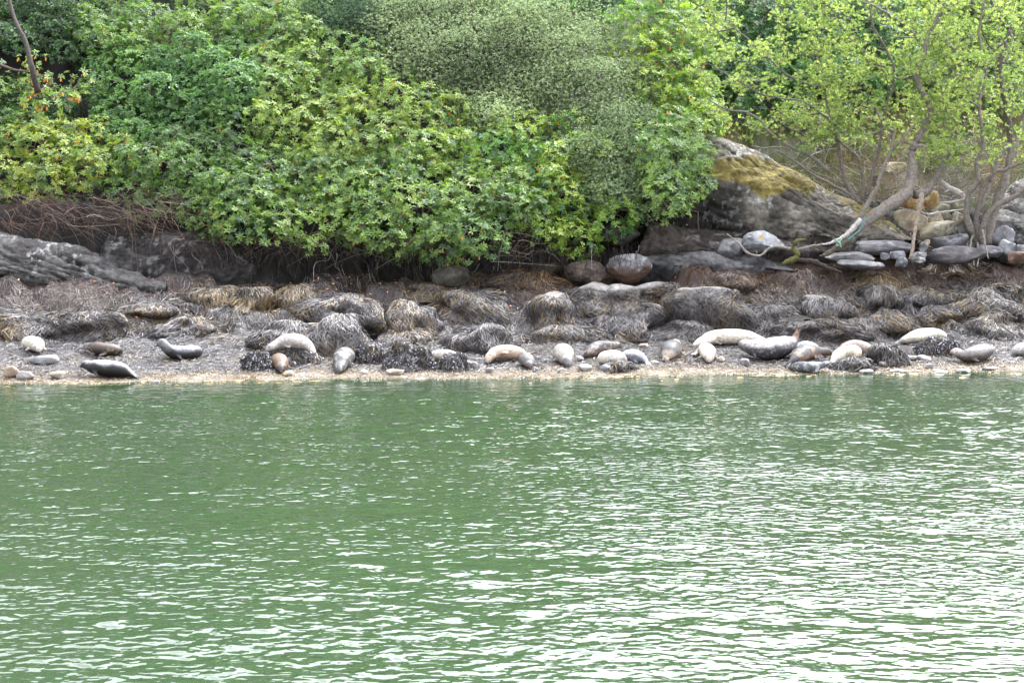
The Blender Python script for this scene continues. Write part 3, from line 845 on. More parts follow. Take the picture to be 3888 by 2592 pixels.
SEALK = 1.12
def seal(label, pts, R, back, belly, blunt=False, lvl=0.05, roll=0, spots=None, face=True, fore=True, hind=1.0, hup=0.0, mask=None, seed=0, headk=1.08, sq=.86, voxel=.02, hlen=.26):
    R = R * SEALK
    pts = np.array(pts, float)
    g_ = np.array([G(p[0], p[1]) for p in pts])
    n = 44
    tp, rp = (T_BL, R_BL) if blunt else (T_PR, R_PR)
    C0 = catmull(g_, n); lift = np.interp(np.linspace(0, 1, n), np.linspace(0, 1, len(pts)), pts[:, 2])
    C0[:, 2] = np.minimum(H(C0[:, 0], C0[:, 1], False) + .06, C0[:, 2] + .05) * .3 + C0[:, 2] * .7
    cum = np.concatenate([[0], np.cumsum(np.linalg.norm(np.diff(C0, axis=0), axis=1))]); cum /= cum[-1]
    rad = np.interp(cum, tp, rp) * R * (1 if blunt else np.interp(cum, [0, .22, .42], [headk, headk, 1]))
    Cc = C0 + np.array([0, 0, 1]) * (rad * sq * .88 + lift)[:, None]
    # smooth the spine a little
    for _ in range(3):
        Cc[1:-1] = (Cc[:-2] + 2 * Cc[1:-1] + Cc[2:]) / 4
    Tn = nrm(np.gradient(Cc, axis=0))
    up0 = np.array([0, 0, 1.0])
    S = nrm(np.cross(Tn, up0)); U = np.cross(S, Tn)
    cr_, sr_ = math.cos(roll), math.sin(roll)
    S2, U2 = S * cr_ + U * sr_, U * cr_ - S * sr_
    m = 20; a_ = np.linspace(0, 2 * math.pi, m, endpoint=False)
    V = Cc[:, None] + S[:, None] * (rad[:, None] * np.cos(a_))[..., None] + U[:, None] * (rad[:, None] * sq * np.sin(a_) * np.where(np.sin(a_) < 0, .92, 1))[..., None]
    mb = MB()
    Vv = V.reshape(-1, 3); k = len(Vv)
    Vv = np.vstack([Vv, Cc[:1] - Tn[:1] * .01, Cc[-1:]])
    T = []
    for q in range(m):
        T.append((k, (q + 1) % m, q)); T.append((k + 1, (n - 1) * m + q, (n - 1) * m + (q + 1) % m))
    mb.add(Vv, grid_quads(n, m, True), T)
    if hind:
        e_ = Cc[-2]; t_ = nrm(Tn[-1]); s_ = S2[-1]; u_ = U2[-1]
        for sg in (-1, 1):
            flipper(mb, e_ - t_ * .05 + s_ * sg * .03, t_ + s_ * sg * .28 + np.array([0, 0, hup]), u_, hlen * hind, .13, fan=1.1)
    if fore:
        i = int(np.argmin(abs(cum - .33)))
        for sg in (-1, 1):
            rt = Cc[i] + S2[i] * sg * rad[i] * .80 - U2[i] * rad[i] * .35
            flipper(mb, rt, Tn[i] * .75 + S2[i] * sg * .5 - U2[i] * .35, S2[i] * sg * .7 + U2[i] * .5, .21, .10)
    t = thing('harbour_seal', label, 'seal', (Cc[n // 2][0], Cc[n // 2][1], g_[:, 2].min()), 'harbour seals hauled out on the shore')
    o = mb.build('body', M_FUR, t)
    md = o.modifiers.new('r', 'REMESH'); md.mode = 'VOXEL'; md.voxel_size = voxel
    sm = o.modifiers.new('s', 'SMOOTH'); sm.factor = .5; sm.iterations = 4
    dg = bpy.context.evaluated_depsgraph_get()
    me = bpy.data.meshes.new_from_object(o.evaluated_get(dg))
    nV = len(me.vertices); P = np.empty(nV * 3, np.float32); me.vertices.foreach_get('co', P); P = P.reshape(-1, 3).astype(float) + np.array(t.location)
    dist = np.linalg.norm(P[:, None] - Cc[None], axis=2); j = np.argmin(dist, 1)
    rel = P - Cc[j]
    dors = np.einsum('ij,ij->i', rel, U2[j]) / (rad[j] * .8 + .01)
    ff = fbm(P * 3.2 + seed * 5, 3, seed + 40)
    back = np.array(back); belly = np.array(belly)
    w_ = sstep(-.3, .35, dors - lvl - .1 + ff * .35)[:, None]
    Cl = belly + (back - belly) * w_  # own belly colour, darkened on many seals to paint underside shade
    if spots is not None:
        sc_, lvl, colr = spots
        f2 = fbm(P * sc_ + seed, 3, seed + 50)
        k_ = (sstep(lvl, lvl + .16, f2) * .85)[:, None]
        Cl = Cl * (1 - k_) + np.array(colr) * k_
    if mask is not None:
        for (t0, t1, colr) in mask:      # head or tail of another colour
            k_ = (sstep(t0 - .04, t0 + .02, cum[j] + .03 * ff) * (1 - sstep(t1 - .02, t1 + .04, cum[j] + .03 * ff)))[:, None]
            Cl = Cl * (1 - k_) + np.array(colr) * k_
    # the flippers are darker skin
    far = (np.linalg.norm(rel, axis=1) > rad[j] * 1.25 + .03)[:, None]
    Cl = np.where(far, Cl * .6, Cl)
    at = me.color_attributes.get('col') or me.color_attributes.new('col', 'FLOAT_COLOR', 'POINT')
    at.data.foreach_set('color', np.concatenate([np.clip((.8 * Cl + .2 * Cl.mean(1, keepdims=True)) * 1.15 * np.maximum(Cl.mean(1, keepdims=True), .01) ** .38 * (1 + .2 * ff[:, None]), .008, .8), np.ones((nV, 1))], 1).astype(np.float32).ravel())
    me.shade_smooth()
    o.modifiers.clear(); o.data = me
    if not me.materials: me.materials.append(M_FUR)
    if face and not blunt:
        v0, t0 = ICO1
        i = int(np.argmin(abs(cum - .085)))
        for sg in (-1, 1):
            c_ = Cc[i] + S2[i] * sg * rad[i] * .66 + U2[i] * rad[i] * .58 * sq
            MB().add(v0 * .021 + c_, None, t0, (.012, .01, .01)).build('eye', M_DARK, t)
        hd = -Tn[0]
        MB().add(v0 * np.array([.032, .032, .022]) + Cc[0] + hd * .01 + U2[0] * .012, None, t0, (.03, .025, .025)).build('nose', M_DARK, t)
    return t

CREAM = (.62, .55, .42); PALE = (.55, .52, .47); GREY = (.27, .27, .29); BLUE = (.33, .34, .40); BROWN = (.24, .15, .085); DK = (.055, .05, .055); TAN = (.46, .34, .23)
SP_D = (9, .28, (.10, .09, .09)); SP_L = (12, .30, (.32, .30, .28))
seal('curled pale seal with grey head, furthest to the left on the weed', [(39, 356, .08), (38, 353.5, .05), (34, 351, 0), (29, 348.5, 0), (26, 347, 0)], .2, PALE, (.6, .54, .42), seed=1, hind=0, mask=[(0, .14, (.4, .36, .32))])
seal('brown seal pointing its dark hind flippers to the left, near the left edge', [(122, 355, 0), (114, 356, 0), (103, 356, 0), (93, 354, .04), (86, 352.5, .08)], .185, (.14, .09, .06), (.07, .05, .042), blunt=True, seed=2, spots=(12, .3, (.3, .2, .13)))
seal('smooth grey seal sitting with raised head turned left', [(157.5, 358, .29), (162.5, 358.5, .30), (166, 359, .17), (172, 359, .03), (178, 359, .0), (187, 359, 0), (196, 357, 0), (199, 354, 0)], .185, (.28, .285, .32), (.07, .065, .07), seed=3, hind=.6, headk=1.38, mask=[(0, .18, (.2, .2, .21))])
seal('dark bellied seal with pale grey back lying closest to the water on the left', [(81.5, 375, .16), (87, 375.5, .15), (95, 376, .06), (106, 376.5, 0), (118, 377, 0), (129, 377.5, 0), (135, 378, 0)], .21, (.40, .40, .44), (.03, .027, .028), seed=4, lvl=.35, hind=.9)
seal('large pale seal draped over the dark mussel rock', [(265, 363, .22), (272, 362.5, .28), (284, 362, .34), (298, 362, .34), (309, 362.5, .27), (315, 363, .20)], .20, (.52, .47, .45), (.40, .35, .31), seed=5, spots=(14, .35, (.36, .31, .29)), hind=0, face=True, mask=[(0, .1, (.35, .3, .28))])
seal('brown ball shaped seal lying end on beside the mussel rock', [(281, 374, .03), (281, 371.5, .03), (280, 368.5, 0), (278, 365, 0), (277, 363, 0)], .19, (.24, .145, .085), (.30, .20, .12), seed=6, fore=True, hind=0, mask=[(0, .1, (.14, .09, .06))])
seal('speckled grey seal lying head down towards the water, left of the middle', [(338, 374, 0), (340, 372, 0), (342, 368, 0), (345, 364, 0), (347, 361, 0)], .235, (.12, .115, .115), (.15, .14, .13), seed=7, spots=SP_L, hind=0)
seal('tan grey seal half hidden behind the small mussel rock', [(427, 364, 0), (435, 364, .05), (446, 364, .04), (458, 363, 0), (468, 363, 0)], .18, (.40, .36, .34), (.40, .28, .17), blunt=True, seed=8, spots=(13, .3, (.27, .22, .19)))
seal('light tan seal stretched on its side with hind flippers reaching right, mid beach', [(488, 365, .02), (489.5, 363.3, .06), (495, 361.5, .06), (504, 360.5, .03), (514, 360, .02), (523, 360, .04), (528, 359.5, .07)], .20, (.56, .44, .32), (.50, .35, .24), seed=9, hind=1.3, hup=.1, roll=.5, spots=(12, .4, (.38, .25, .17)))
seal('small round grey seal just in front of the hind flippers of the light tan one', [(530, 370, .02), (528.5, 368.5, .02), (526.5, 366, 0), (524, 363.5, 0)], .175, (.20, .18, .18), (.18, .16, .155), seed=10, hind=0, mask=[(0, .12, (.14, .12, .12))])
seal('round pale mottled seal with dark flipper, alone in the middle of the beach', [(570, 368, 0), (568, 366.5, 0), (565, 364, 0), (563, 360, 0), (562, 357, 0)], .235, (.38, .34, .29), (.30, .27, .26), seed=11, spots=(12, .3, (.33, .28, .23)), hind=0, mask=[(0, .1, (.22, .2, .2))])
seal('dark mottled seal stretched out with its head lifted to the right', [(621, 353, .12), (616, 353.5, .14), (608, 354.5, .07), (598, 355.5, .03), (588, 357.5, 0), (580, 358, 0)], .185, (.10, .09, .09), (.24, .165, .12), seed=12, spots=(10, .25, (.38, .30, .25)))
seal('spotted pale seal lying in front of the dark one, belly towards the water', [(600, 366, .0), (604, 366, .04), (611, 366.5, .02), (619, 365, 0), (627, 364, 0)], .215, (.52, .46, .38), (.33, .33, .38), seed=13, spots=(13, .25, (.40, .36, .34)), blunt=True, roll=-.3, hind=0)
seal('plain smooth blue grey seal lying behind the spotted pale one', [(623, 362, 0), (630, 362.5, 0), (638, 363.5, 0), (645, 364.5, 0), (648, 365, 0)], .19, (.42, .43, .49), (.20, .21, .26), blunt=True, seed=14, hind=.5)
seal('grey brown seal seen from its tail end, right of the middle', [(676, 349, .12), (675, 351.5, .06), (673, 355, 0), (669, 359.5, 0), (665, 362, .0)], .24, (.13, .12, .125), (.34, .24, .16), seed=15, hind=.5, mask=[(0, .2, (.42, .31, .21)), (.86, 1.1, (.40, .31, .24))], face=False)
seal('pale cream seal lying end on with its face down, right of the grey brown one', [(709, 364, .02), (709, 362, .02), (707, 358.5, .02), (703, 354.5, 0), (695, 355.5, 0)], .195, (.60, .53, .46), (.50, .42, .33), seed=16, hind=.7, mask=[(0, .2, (.42, .33, .28))])
seal('longest cream seal, stretched flat behind the one raising its tail', [(693, 347, .0), (700, 346.5, .03), (712, 345.5, .03), (727, 345, .03), (743, 345, .03), (757, 344, .02), (768, 343.5, 0)], .22, (.66, .58, .44), (.66, .58, .46), seed=17, hind=.6)
seal('big spotted seal curving up and raising its brown hind flippers high', [(740, 355, .20), (745, 356.5, .16), (755, 358.5, .05), (768, 359.5, 0), (780, 358.5, .03), (788, 357, .14), (794, 356, .34), (797, 355.5, .52)], .30, (.46, .41, .40), (.11, .10, .12), seed=18, lvl=.2, spots=(16, .45, (.30, .27, .26)), hind=1.25, hup=.25, roll=0, mask=[(.9, 1.1, (.26, .14, .08))])
seal('pale grey seal mostly hidden behind the raised tail', [(796, 353, 0), (804, 353, .02), (813, 354, 0), (822, 355, 0)], .17, (.52, .51, .52), (.24, .23, .25), blunt=True, seed=19, hind=.4)
seal('brown and black mottled seal with dark hind flippers pointing down left', [(834, 358, .05), (828, 358, .06), (818, 358.5, .06), (805, 361, .03), (795, 364, 0), (788, 366, 0)], .205, (.085, .075, .07), (.26, .165, .10), seed=20, spots=(7, .15, (.34, .22, .14)), mask=[(.9, 1.1, (.08, .07, .07))])
seal('pinkish tan seal with rounded back behind the cream seal with the dark eyes', [(873, 359, 0), (866, 358, .03), (855, 357.5, .06), (845, 357.5, .03), (838, 358, 0)], .225, (.38, .27, .22), (.34, .23, .17), seed=21, spots=(13, .35, (.36, .24, .19)), blunt=True, hind=.4)
seal('cream seal looking towards the water with dark eyes and nose', [(856.5, 367, .17), (855, 364.5, .18), (851, 362.5, .05), (843, 362.5, 0), (836, 363.5, 0), (832, 364, 0)], .215, (.64, .56, .42), (.58, .49, .36), seed=22, hind=.4, mask=[(0, .17, (.48, .36, .24))])
seal('slim slate grey seal nearest the water on the right, head lifted right', [(831, 371, .10), (826, 371.5, .13), (818, 372, .05), (808, 372, .0), (798, 371, 0), (790, 369, 0)], .14, (.14, .14, .165), (.16, .175, .22), seed=23, spots=(11, .3, (.38, .37, .36)), hlen=.2)
seal('cream seal lying slanted on the far right with grey flippers pointing down left', [(946, 341, .03), (939, 341.5, .06), (928, 342, .04), (915, 343, .02), (903, 344, 0), (895, 344.5, 0)], .20, (.62, .56, .44), (.52, .45, .34), blunt=True, seed=24, mask=[(.86, 1.1, (.24, .22, .22))])
seal('plump grey brown seal on the right resting on pebbles with hind flippers raised', [(951, 361, .17), (956, 361.5, .14), (964, 362.5, .02), (974, 362, .0), (983, 360.5, .04), (989, 359, .12), (992, 358, .19)], .225, (.25, .215, .21), (.14, .11, .09), seed=25, hup=.35, mask=[(0, .17, (.42, .30, .25))])
seal('pale grey seal cut off by the right edge', [(1013, 356, 0), (1020, 356, 0), (1031, 355, 0), (1044, 354, 0)], .205, (.46, .45, .46), (.42, .38, .34), blunt=True, seed=26, hind=.5)

# ------------------------------------------------------------------ leaves
def leaf_template(L, W, fold=.25, droop=.25, base=0.02):
    """one leaf along +X, normal +Z: 8 vertices, 6 triangles as quads and triangles"""
    V = np.array([[base, 0, 0], [L * .35, W * .42, fold * W * .5], [L * .35, 0, 0.0], [L * .35, -W * .42, fold * W * .5],
                  [L * .72, W * .46, fold * W * .5], [L * .72, 0, 0], [L * .72, -W * .46, fold * W * .5], [L, 0, 0]], float)
    V[:, 2] -= droop * (V[:, 0] / L) ** 2 * L
    T = np.array([[0, 2, 1], [0, 3, 2], [1, 2, 5], [1, 5, 4], [2, 3, 6], [2, 6, 5], [4, 5, 7], [5, 6, 7]])
    return V, T

def leaf_lo(L, W, fold=.2):
    V = np.array([[0, 0, 0], [L * .55, W * .5, fold * W], [L, 0, 0], [L * .55, -W * .5, fold * W]], float)
    T = np.array([[0, 2, 1], [0, 3, 2]])
    return V, T

def rosette_template(r, n, L, W, el=(10, 50), droop=.25, lo=False):
    Vs, Ts, k = [], [], 0
    for i in range(n):
        az = 2 * math.pi * i / n + r.normal(0, .15) + (i % 2) * .1
        e_ = math.radians(r.uniform(*el))
        l_ = L * r.uniform(.75, 1.15)
        V, T = leaf_lo(l_, W) if lo else leaf_template(l_, W, droop=droop)
        ce, se = math.cos(e_), math.sin(e_)
        V = np.stack([V[:, 0] * ce - V[:, 2] * se, V[:, 1], V[:, 0] * se + V[:, 2] * ce], 1)
        ca, sa = math.cos(az), math.sin(az)
        V = np.stack([V[:, 0] * ca - V[:, 1] * sa, V[:, 0] * sa + V[:, 1] * ca, V[:, 2]], 1)
        Vs.append(V); Ts.append(T + k); k += len(V)
    return np.concatenate(Vs), np.concatenate(Ts)

def scatter(mb, r, P, N, tmpls, C, smin=.75, smax=1.2, leafvar=.12):
    """place rosettes: axis N at P, colours C (one per rosette)"""
    n = len(P)
    A = nrm(N); q = nrm(np.cross(A, r.normal(size=(n, 3)))); B = np.cross(A, q)
    s = r.uniform(smin, smax, n)
    which = r.integers(0, len(tmpls), n)
    for k, (V, T) in enumerate(tmpls):
        ix = np.nonzero(which == k)[0]
        if not len(ix): continue
        W = P[ix, None] + s[ix, None, None] * (V[None, :, 0:1] * q[ix, None] + V[None, :, 1:2] * B[ix, None] + V[None, :, 2:3] * A[ix, None])
        Ts = (T[None] + np.arange(len(ix))[:, None, None] * len(V)).reshape(-1, 3)
        cc = np.repeat(C[ix][:, None], len(V), 1)
        nl = max(1, len(V) // 8 if len(V) % 8 == 0 else len(V) // 4)
        lv = 1 + leafvar * np.repeat(r.normal(size=(len(ix), nl)), len(V) // nl, 1)[..., None]
        mb.add(W.reshape(-1, 3), None, Ts, np.clip(cc * lv, .004, 1).reshape(-1, 3))

_sets = {}
def template_group(tmpls, mat):
    key = (id(tmpls), mat.name)
    if key in _sets: return _sets[key]
    r = np.random.default_rng(8)
    ng = bpy.data.node_groups.new('leaf_scatter', 'GeometryNodeTree')
    ng.interface.new_socket('Geometry', in_out='INPUT', socket_type='NodeSocketGeometry')
    ng.interface.new_socket('Geometry', in_out='OUTPUT', socket_type='NodeSocketGeometry')
    gi = ng.nodes.new('NodeGroupInput'); go = ng.nodes.new('NodeGroupOutput')
    ip = ng.nodes.new('GeometryNodeInstanceOnPoints'); g2 = ng.nodes.new('GeometryNodeGeometryToInstance')
    for V, T in reversed(tmpls):
        me = bpy.data.meshes.new('leaf_whorl')
        me.from_pydata([tuple(v) for v in V], [], [tuple(t_) for t_ in T])
        per = 8 if len(V) % 8 == 0 and len(V) // 8 * 8 == len(T) else 4
        lv = 1 + .12 * np.repeat(r.normal(size=len(V) // per), per)
        at = me.color_attributes.new('lv', 'FLOAT_COLOR', 'POINT')
        at.data.foreach_set('color', np.stack([lv, lv, lv, np.ones(len(lv))], 1).astype(np.float32).ravel())
        me.shade_smooth(); me.materials.append(mat)
        ob = bpy.data.objects.new('leaf_whorl', me)
        oi = ng.nodes.new('GeometryNodeObjectInfo'); oi.inputs['Object'].default_value = ob
        ng.links.new(oi.outputs['Geometry'], g2.inputs[0])
    def na(n_, ty):
        a_ = ng.nodes.new('GeometryNodeInputNamedAttribute'); a_.data_type = ty; a_.inputs['Name'].default_value = n_
        return [o for o in a_.outputs if o.enabled and o.name == 'Attribute'][0]
    er = ng.nodes.new('FunctionNodeEulerToRotation')
    ng.links.new(na('rot', 'FLOAT_VECTOR'), er.inputs[0])
    ng.links.new(gi.outputs[0], ip.inputs['Points']); ng.links.new(g2.outputs[0], ip.inputs['Instance'])
    ip.inputs['Pick Instance'].default_value = True
    ng.links.new(na('idx', 'INT'), ip.inputs['Instance Index'])
    ng.links.new(er.outputs[0], ip.inputs['Rotation']); ng.links.new(na('scl', 'FLOAT'), ip.inputs['Scale'])
    ng.links.new(ip.outputs[0], go.inputs[0])
    _sets[key] = ng
    return ng

def scatter_inst(name, parent, mat, r, P, N, tmpls, C, smin=.75, smax=1.2):
    n = len(P)
    A = nrm(N); q = nrm(np.cross(A, r.normal(size=(n, 3)))); B = np.cross(A, q)
    ey = np.arcsin(np.clip(-q[:, 2], -1, 1)); ex = np.arctan2(B[:, 2], A[:, 2]); ez = np.arctan2(q[:, 1], q[:, 0])
    me = bpy.data.meshes.new(name)
    me.vertices.add(n); me.vertices.foreach_set('co', (P - np.array(parent.location)).astype(np.float32).ravel())
    a_ = me.attributes.new('rot', 'FLOAT_VECTOR', 'POINT'); a_.data.foreach_set('vector', np.stack([ex, ey, ez], 1).astype(np.float32).ravel())
    a_ = me.attributes.new('scl', 'FLOAT', 'POINT'); a_.data.foreach_set('value', r.uniform(smin, smax, n).astype(np.float32))
    a_ = me.attributes.new('idx', 'INT', 'POINT'); a_.data.foreach_set('value', r.integers(0, len(tmpls), n).astype(np.int32))
    a_ = me.attributes.new('col', 'FLOAT_COLOR', 'POINT'); a_.data.foreach_set('color', np.concatenate([np.clip(C, .004, 1), np.ones((n, 1))], 1).astype(np.float32).ravel())
    o = bpy.data.objects.new(name, me); COL.objects.link(o); o.parent = parent
    me.materials.append(mat)
    md = o.modifiers.new('scatter', 'NODES'); md.node_group = template_group(tmpls, mat)
    o['kind'] = 'stuff'
    return o

tr = np.random.default_rng(50)
ROS = [rosette_template(tr, 9, .18, .050, (5, 48), .25) for _ in range(6)]
HANG = [rosette_template(tr, 3, .15, .05, (-85, -50), .05) for _ in range(5)]
ROUND = [rosette_template(tr, 6, .10, .060, (-10, 60), .1) for _ in range(5)]
SMALL = [rosette_template(tr, 8, .060, .024, (5, 75), 0, lo=True) for _ in range(6)]
OBOV = [rosette_template(tr, 7, .115, .045, (20, 72), -.1) for _ in range(6)]

def grow(roots, targets, r, jit=.05):
    """connect every target to the nearest grown node; returns nodes, parents"""
    nodes = [np.array(p, float) for p in roots['P']]; par = list(roots['par'])
    A = np.array(nodes)
    d0 = np.min(np.linalg.norm(targets[:, None] - A[None], axis=2), 1)
    for k in np.argsort(d0):
        t = targets[k]
        d = np.linalg.norm(A - t, axis=1) + np.maximum(0, A[:, 2] - t[2]) * .6
        j = int(np.argmin(d))
        a_ = A[j]; L_ = np.linalg.norm(t - a_)
        ns = max(1, int(L_ / .35))
        cur = j; add = []
        for s in range(1, ns + 1):
            f = s / ns
            p = a_ + (t - a_) * f
            if s < ns: p = p + r.normal(0, jit * L_, 3) + np.array([0, 0, -.10 * L_ * math.sin(f * math.pi)])
            add.append(p); par.append(cur); cur = len(A) + len(add) - 1
        A = np.vstack([A, np.array(add)])
    return A, par

def branch_mesh(mb, A, par, r0=.006, pw=.42, C=(.2, .17, .14), sides=5, rmax=.12, base_r=None, skip=None):
    n = len(A); w_ = np.ones(n)
    for i in range(n - 1, -1, -1):
        if par[i] >= 0: w_[par[i]] += w_[i]
    rr = np.minimum(r0 * w_ ** pw, rmax)
    if base_r is not None:
        k = len(base_r); rr[:k] = np.maximum(base_r, 0) if True else rr[:k]
    ix = np.array([i for i in range(n) if par[i] >= 0 and not (skip is not None and i < skip)])
    if not len(ix): return rr
    a_ = A[[par[i] for i in ix]]; b_ = A[ix]
    ra = np.minimum(rr[[par[i] for i in ix]], rr[ix] * 1.6); rb = rr[ix]
    T = nrm(b_ - a_); X = nrm(np.cross(T, np.array([.31, .2, .93]))); Yv = np.cross(T, X)
    th = np.linspace(0, 2 * math.pi, sides, endpoint=False)
    ring = X[:, None] * np.cos(th)[None, :, None] + Yv[:, None] * np.sin(th)[None, :, None]
    V = np.stack([a_[:, None] + ring * ra[:, None, None], b_[:, None] + ring * rb[:, None, None]], 1)
    j = np.arange(sides); k = (j + 1) % sides
    Qb = np.stack([j, k, sides + k, sides + j], -1)
    Q = (Qb[None] + (np.arange(len(ix)) * 2 * sides)[:, None, None]).reshape(-1, 4)
    Cc = np.repeat(np.array(C)[None] * np.random.default_rng(1).uniform(.7, 1.2, (len(ix), 1)), 2 * sides, 0)
    mb.add(V.reshape(-1, 3), Q, None, Cc)
    return rr

def bush_depth(py, off=0):
    return 49.3 + (236 - py) * .030 + off

def bush(name, label, regions, seed, kind='rhodo', off=0.0, pal=None, orange=0.0, rl=(.36, .62), dens=1.0, stems=None, cat='shrub', step=21, leafless=.0, group='shrubs on the bank', upb=.55, thick=.09):
    """regions: (px, py, rx, ry) patches of crown; crown made of many small uneven leafy lobes"""
    r = np.random.default_rng(seed)
    cs, rs = [], []
    for (cx, cy, rx, ry) in regions:
        nx_, ny_ = int(2 * rx / step) + 1, int(2 * ry / (step * .8)) + 1
        for i in range(nx_):
            for j in range(ny_):
                u = (i + .5) / nx_ * 2 - 1 + r.normal(0, .5) / nx_; v = (j + .5) / ny_ * 2 - 1 + r.normal(0, .5) / ny_
                if u * u + v * v > 1.0: continue
                py = cy + v * ry; px = cx + u * rx
                dep = bush_depth(py, off) + .5 * (u * u + v * v) + r.normal(0, .28) + .45 * noise(np.array([px / 45., py / 38., seed]), 3)
                cs.append(pix(px, py, dep)); rs.append(r.uniform(*rl))
                if r.random() < .6:      # a second layer behind
                    cs.append(pix(px + r.normal(0, 6), py + r.normal(0, 6), dep + r.uniform(.7, 1.3))); rs.append(r.uniform(*rl) * 1.1)
    cs = np.array(cs); rs = np.array(rs)
    foot = cs.mean(0); foot[1] += .8; foot[2] = H(foot[0], foot[1])
    t = thing(name, label, cat, foot, group)
    P, N, K = [], [], []
    for k, (c, R_) in enumerate(zip(cs, rs)):
        a_rea = {'rhodo': .034, 'round': .014, 'small': .0042, 'obov': .016}[kind]
        n = int(4 * math.pi * R_ * R_ / a_rea * .62 * dens)
        d = nrm(r.normal(size=(n, 3)))
        d = d[(d @ np.array([0, -.75, .66])) > -.25]
        thk = .30 if kind == 'small' else thick
        rr_ = R_ * (1 + .30 * noise(d * 2.2 + k * 3.7, seed) + (r.normal(0, thk, len(d)) if kind == 'small' else -np.abs(r.normal(0, thk, len(d)))))
        P.append(c + d * rr_[:, None] * np.array([1.1, .9, .85])); N.append(d); K.append(np.full(len(d), k))
    P = np.concatenate(P); N = np.concatenate(N); K = np.concatenate(K)
    # drop what lies deep inside other lobes
    keep = np.ones(len(P), bool)
    for k, (c, R_) in enumerate(zip(cs, rs)):
        dd = np.linalg.norm(P - c, axis=1) < R_ * .62
        keep &= ~(dd & (K != k))
    P, N, K = P[keep], N[keep], K[keep]
    n = len(P)
    pal = np.array(pal) * (np.array([1.42, 1.55, 1.4]) if kind == 'small' else np.array([1.66, 1.62, 1.5])) + np.array([.008, .004, .008])
    f = fbm(P * .55, 3, seed + 9) * .6 + .5
    f2 = r.random(n)
    C = pal[0] + (pal[1] - pal[0]) * np.clip(f + r.normal(0, .22, n), 0, 1)[:, None]
    kk = f2 < .22
    C[kk] = pal[2] * r.uniform(.8, 1.2, (kk.sum(), 1))
    ax = N * (1 - upb) + np.array([0, -.28, .85]) * upb + r.normal(0, .22, (n, 3))
    mb = MB()
    tm = {'rhodo': ROS, 'round': ROUND, 'small': SMALL, 'obov': OBOV}[kind]
    lm = M_SILVER if kind == 'small' else M_LEAF
    scatter_inst('foliage', t, lm, r, P, ax, tm, C, *((.5, 1.0) if kind == 'rhodo' else (.75, 1.2)))
    if orange:
        k = r.random(n) < np.clip(orange * (1 + 1.6 * fbm(P * .8, 2, seed + 13)), .004, .9)
        Co = np.array([.42, .24, .06]) * r.uniform(.7, 1.3, (k.sum(), 1)); ko = r.random(k.sum()) < .35; Co[ko] = np.array([.58, .23, .06])
        if k.sum(): scatter_inst('old_leaves', t, M_LEAF, r, P[k] + np.array([0, -.03, -.03]), np.tile([0, 0, 1.0], (k.sum(), 1)), HANG, Co, .7, 1.1)
    # stems reaching every lobe
    if stems is None: stems = [(foot[0], foot[1]), (foot[0] + .5, foot[1] + .2), (foot[0] - .5, foot[1])]
    rp, pr = [], []
    for (sx, sy) in stems:
        z = H(sx, sy) - .1
        for q in range(4):
            pr.append((-1 if not rp else 0) if q == 0 else len(rp) - 1)
            rp.append((sx + r.normal(0, .05) * q, sy - .12 * q, z + .32 * q))
    sel = r.permutation(len(P))[:int(len(cs) * 2.2)]
    tg = np.vstack([cs + r.normal(0, .1, cs.shape), P[sel]])
    A, par = grow({'P': rp, 'par': pr}, tg, r)
    mb = MB(); branch_mesh(mb, A, par, .006, .40, (.19, .15, .12), rmax=.07)
    mb.build('branches', M_BARK, t)
    return t

YG = [(.098, .168, .045), (.18, .235, .066), (.06, .115, .042)]
DG = [(.042, .09, .026), (.08, .145, .032), (.03, .06, .03)]
MG = [(.062, .122, .032), (.135, .20, .045), (.04, .082, .036)]
GG = [(.15, .175, .105), (.26, .285, .175), (.11, .13, .085)]
bush('rhododendron_bush', 'yellowish rhododendron with orange tinged leaves at the lower left edge', [(30, 165, 62, 35), (85, 160, 45, 35), (20, 134, 40, 20)], 1, pal=[(.07, .14, .03), (.18, .21, .04), (.05, .10, .035)], orange=.07, off=-.1)
bush('rhododendron_bush', 'sparse upright rhododendron shoots with drooping bright orange old leaves, upper left', [(42, 72, 26, 20), (78, 88, 20, 14), (55, 100, 26, 14)], 2, pal=YG, orange=.9, off=-.45, dens=.35, rl=(.25, .42))
bush('round_leaved_bush', 'bluish green round leaved bush between the orange leaved shoots and the rhododendrons', [(150, 95, 60, 48), (190, 75, 45, 35), (120, 130, 35, 22), (232, 80, 24, 40)], 3, kind='round', pal=[(.06, .13, .05), (.10, .18, .06), (.04, .09, .045)], off=.2)
bush('rhododendron_bush', 'deep green rhododendron hanging over the bank left of the middle', [(165, 175, 48, 42), (215, 185, 45, 42), (225, 140, 40, 32), (255, 205, 32, 26)], 4, pal=DG, orange=.015)
bush('rhododendron_bush', 'large sunlit yellow green rhododendron in the middle of the thicket', [(320, 75, 60, 45), (370, 115, 62, 45), (300, 110, 45, 40), (420, 130, 45, 42), (345, 155, 60, 32)], 5, pal=YG, orange=.03, off=.0)
bush('rhododendron_bush', 'bright green rhododendron low over the hanging roots, left part', [(250, 203, 50, 34), (320, 194, 55, 42), (310, 228, 54, 20), (250, 226, 34, 14)], 6, pal=MG, orange=.03, off=-.15)
bush('rhododendron_bush', 'bright green rhododendron drooping lowest over the dark hollow', [(390, 203, 55, 42), (450, 213, 55, 38), (470, 242, 52, 14), (400, 238, 40, 12), (500, 195, 38, 34)], 7, pal=MG, orange=.03, off=-.3)
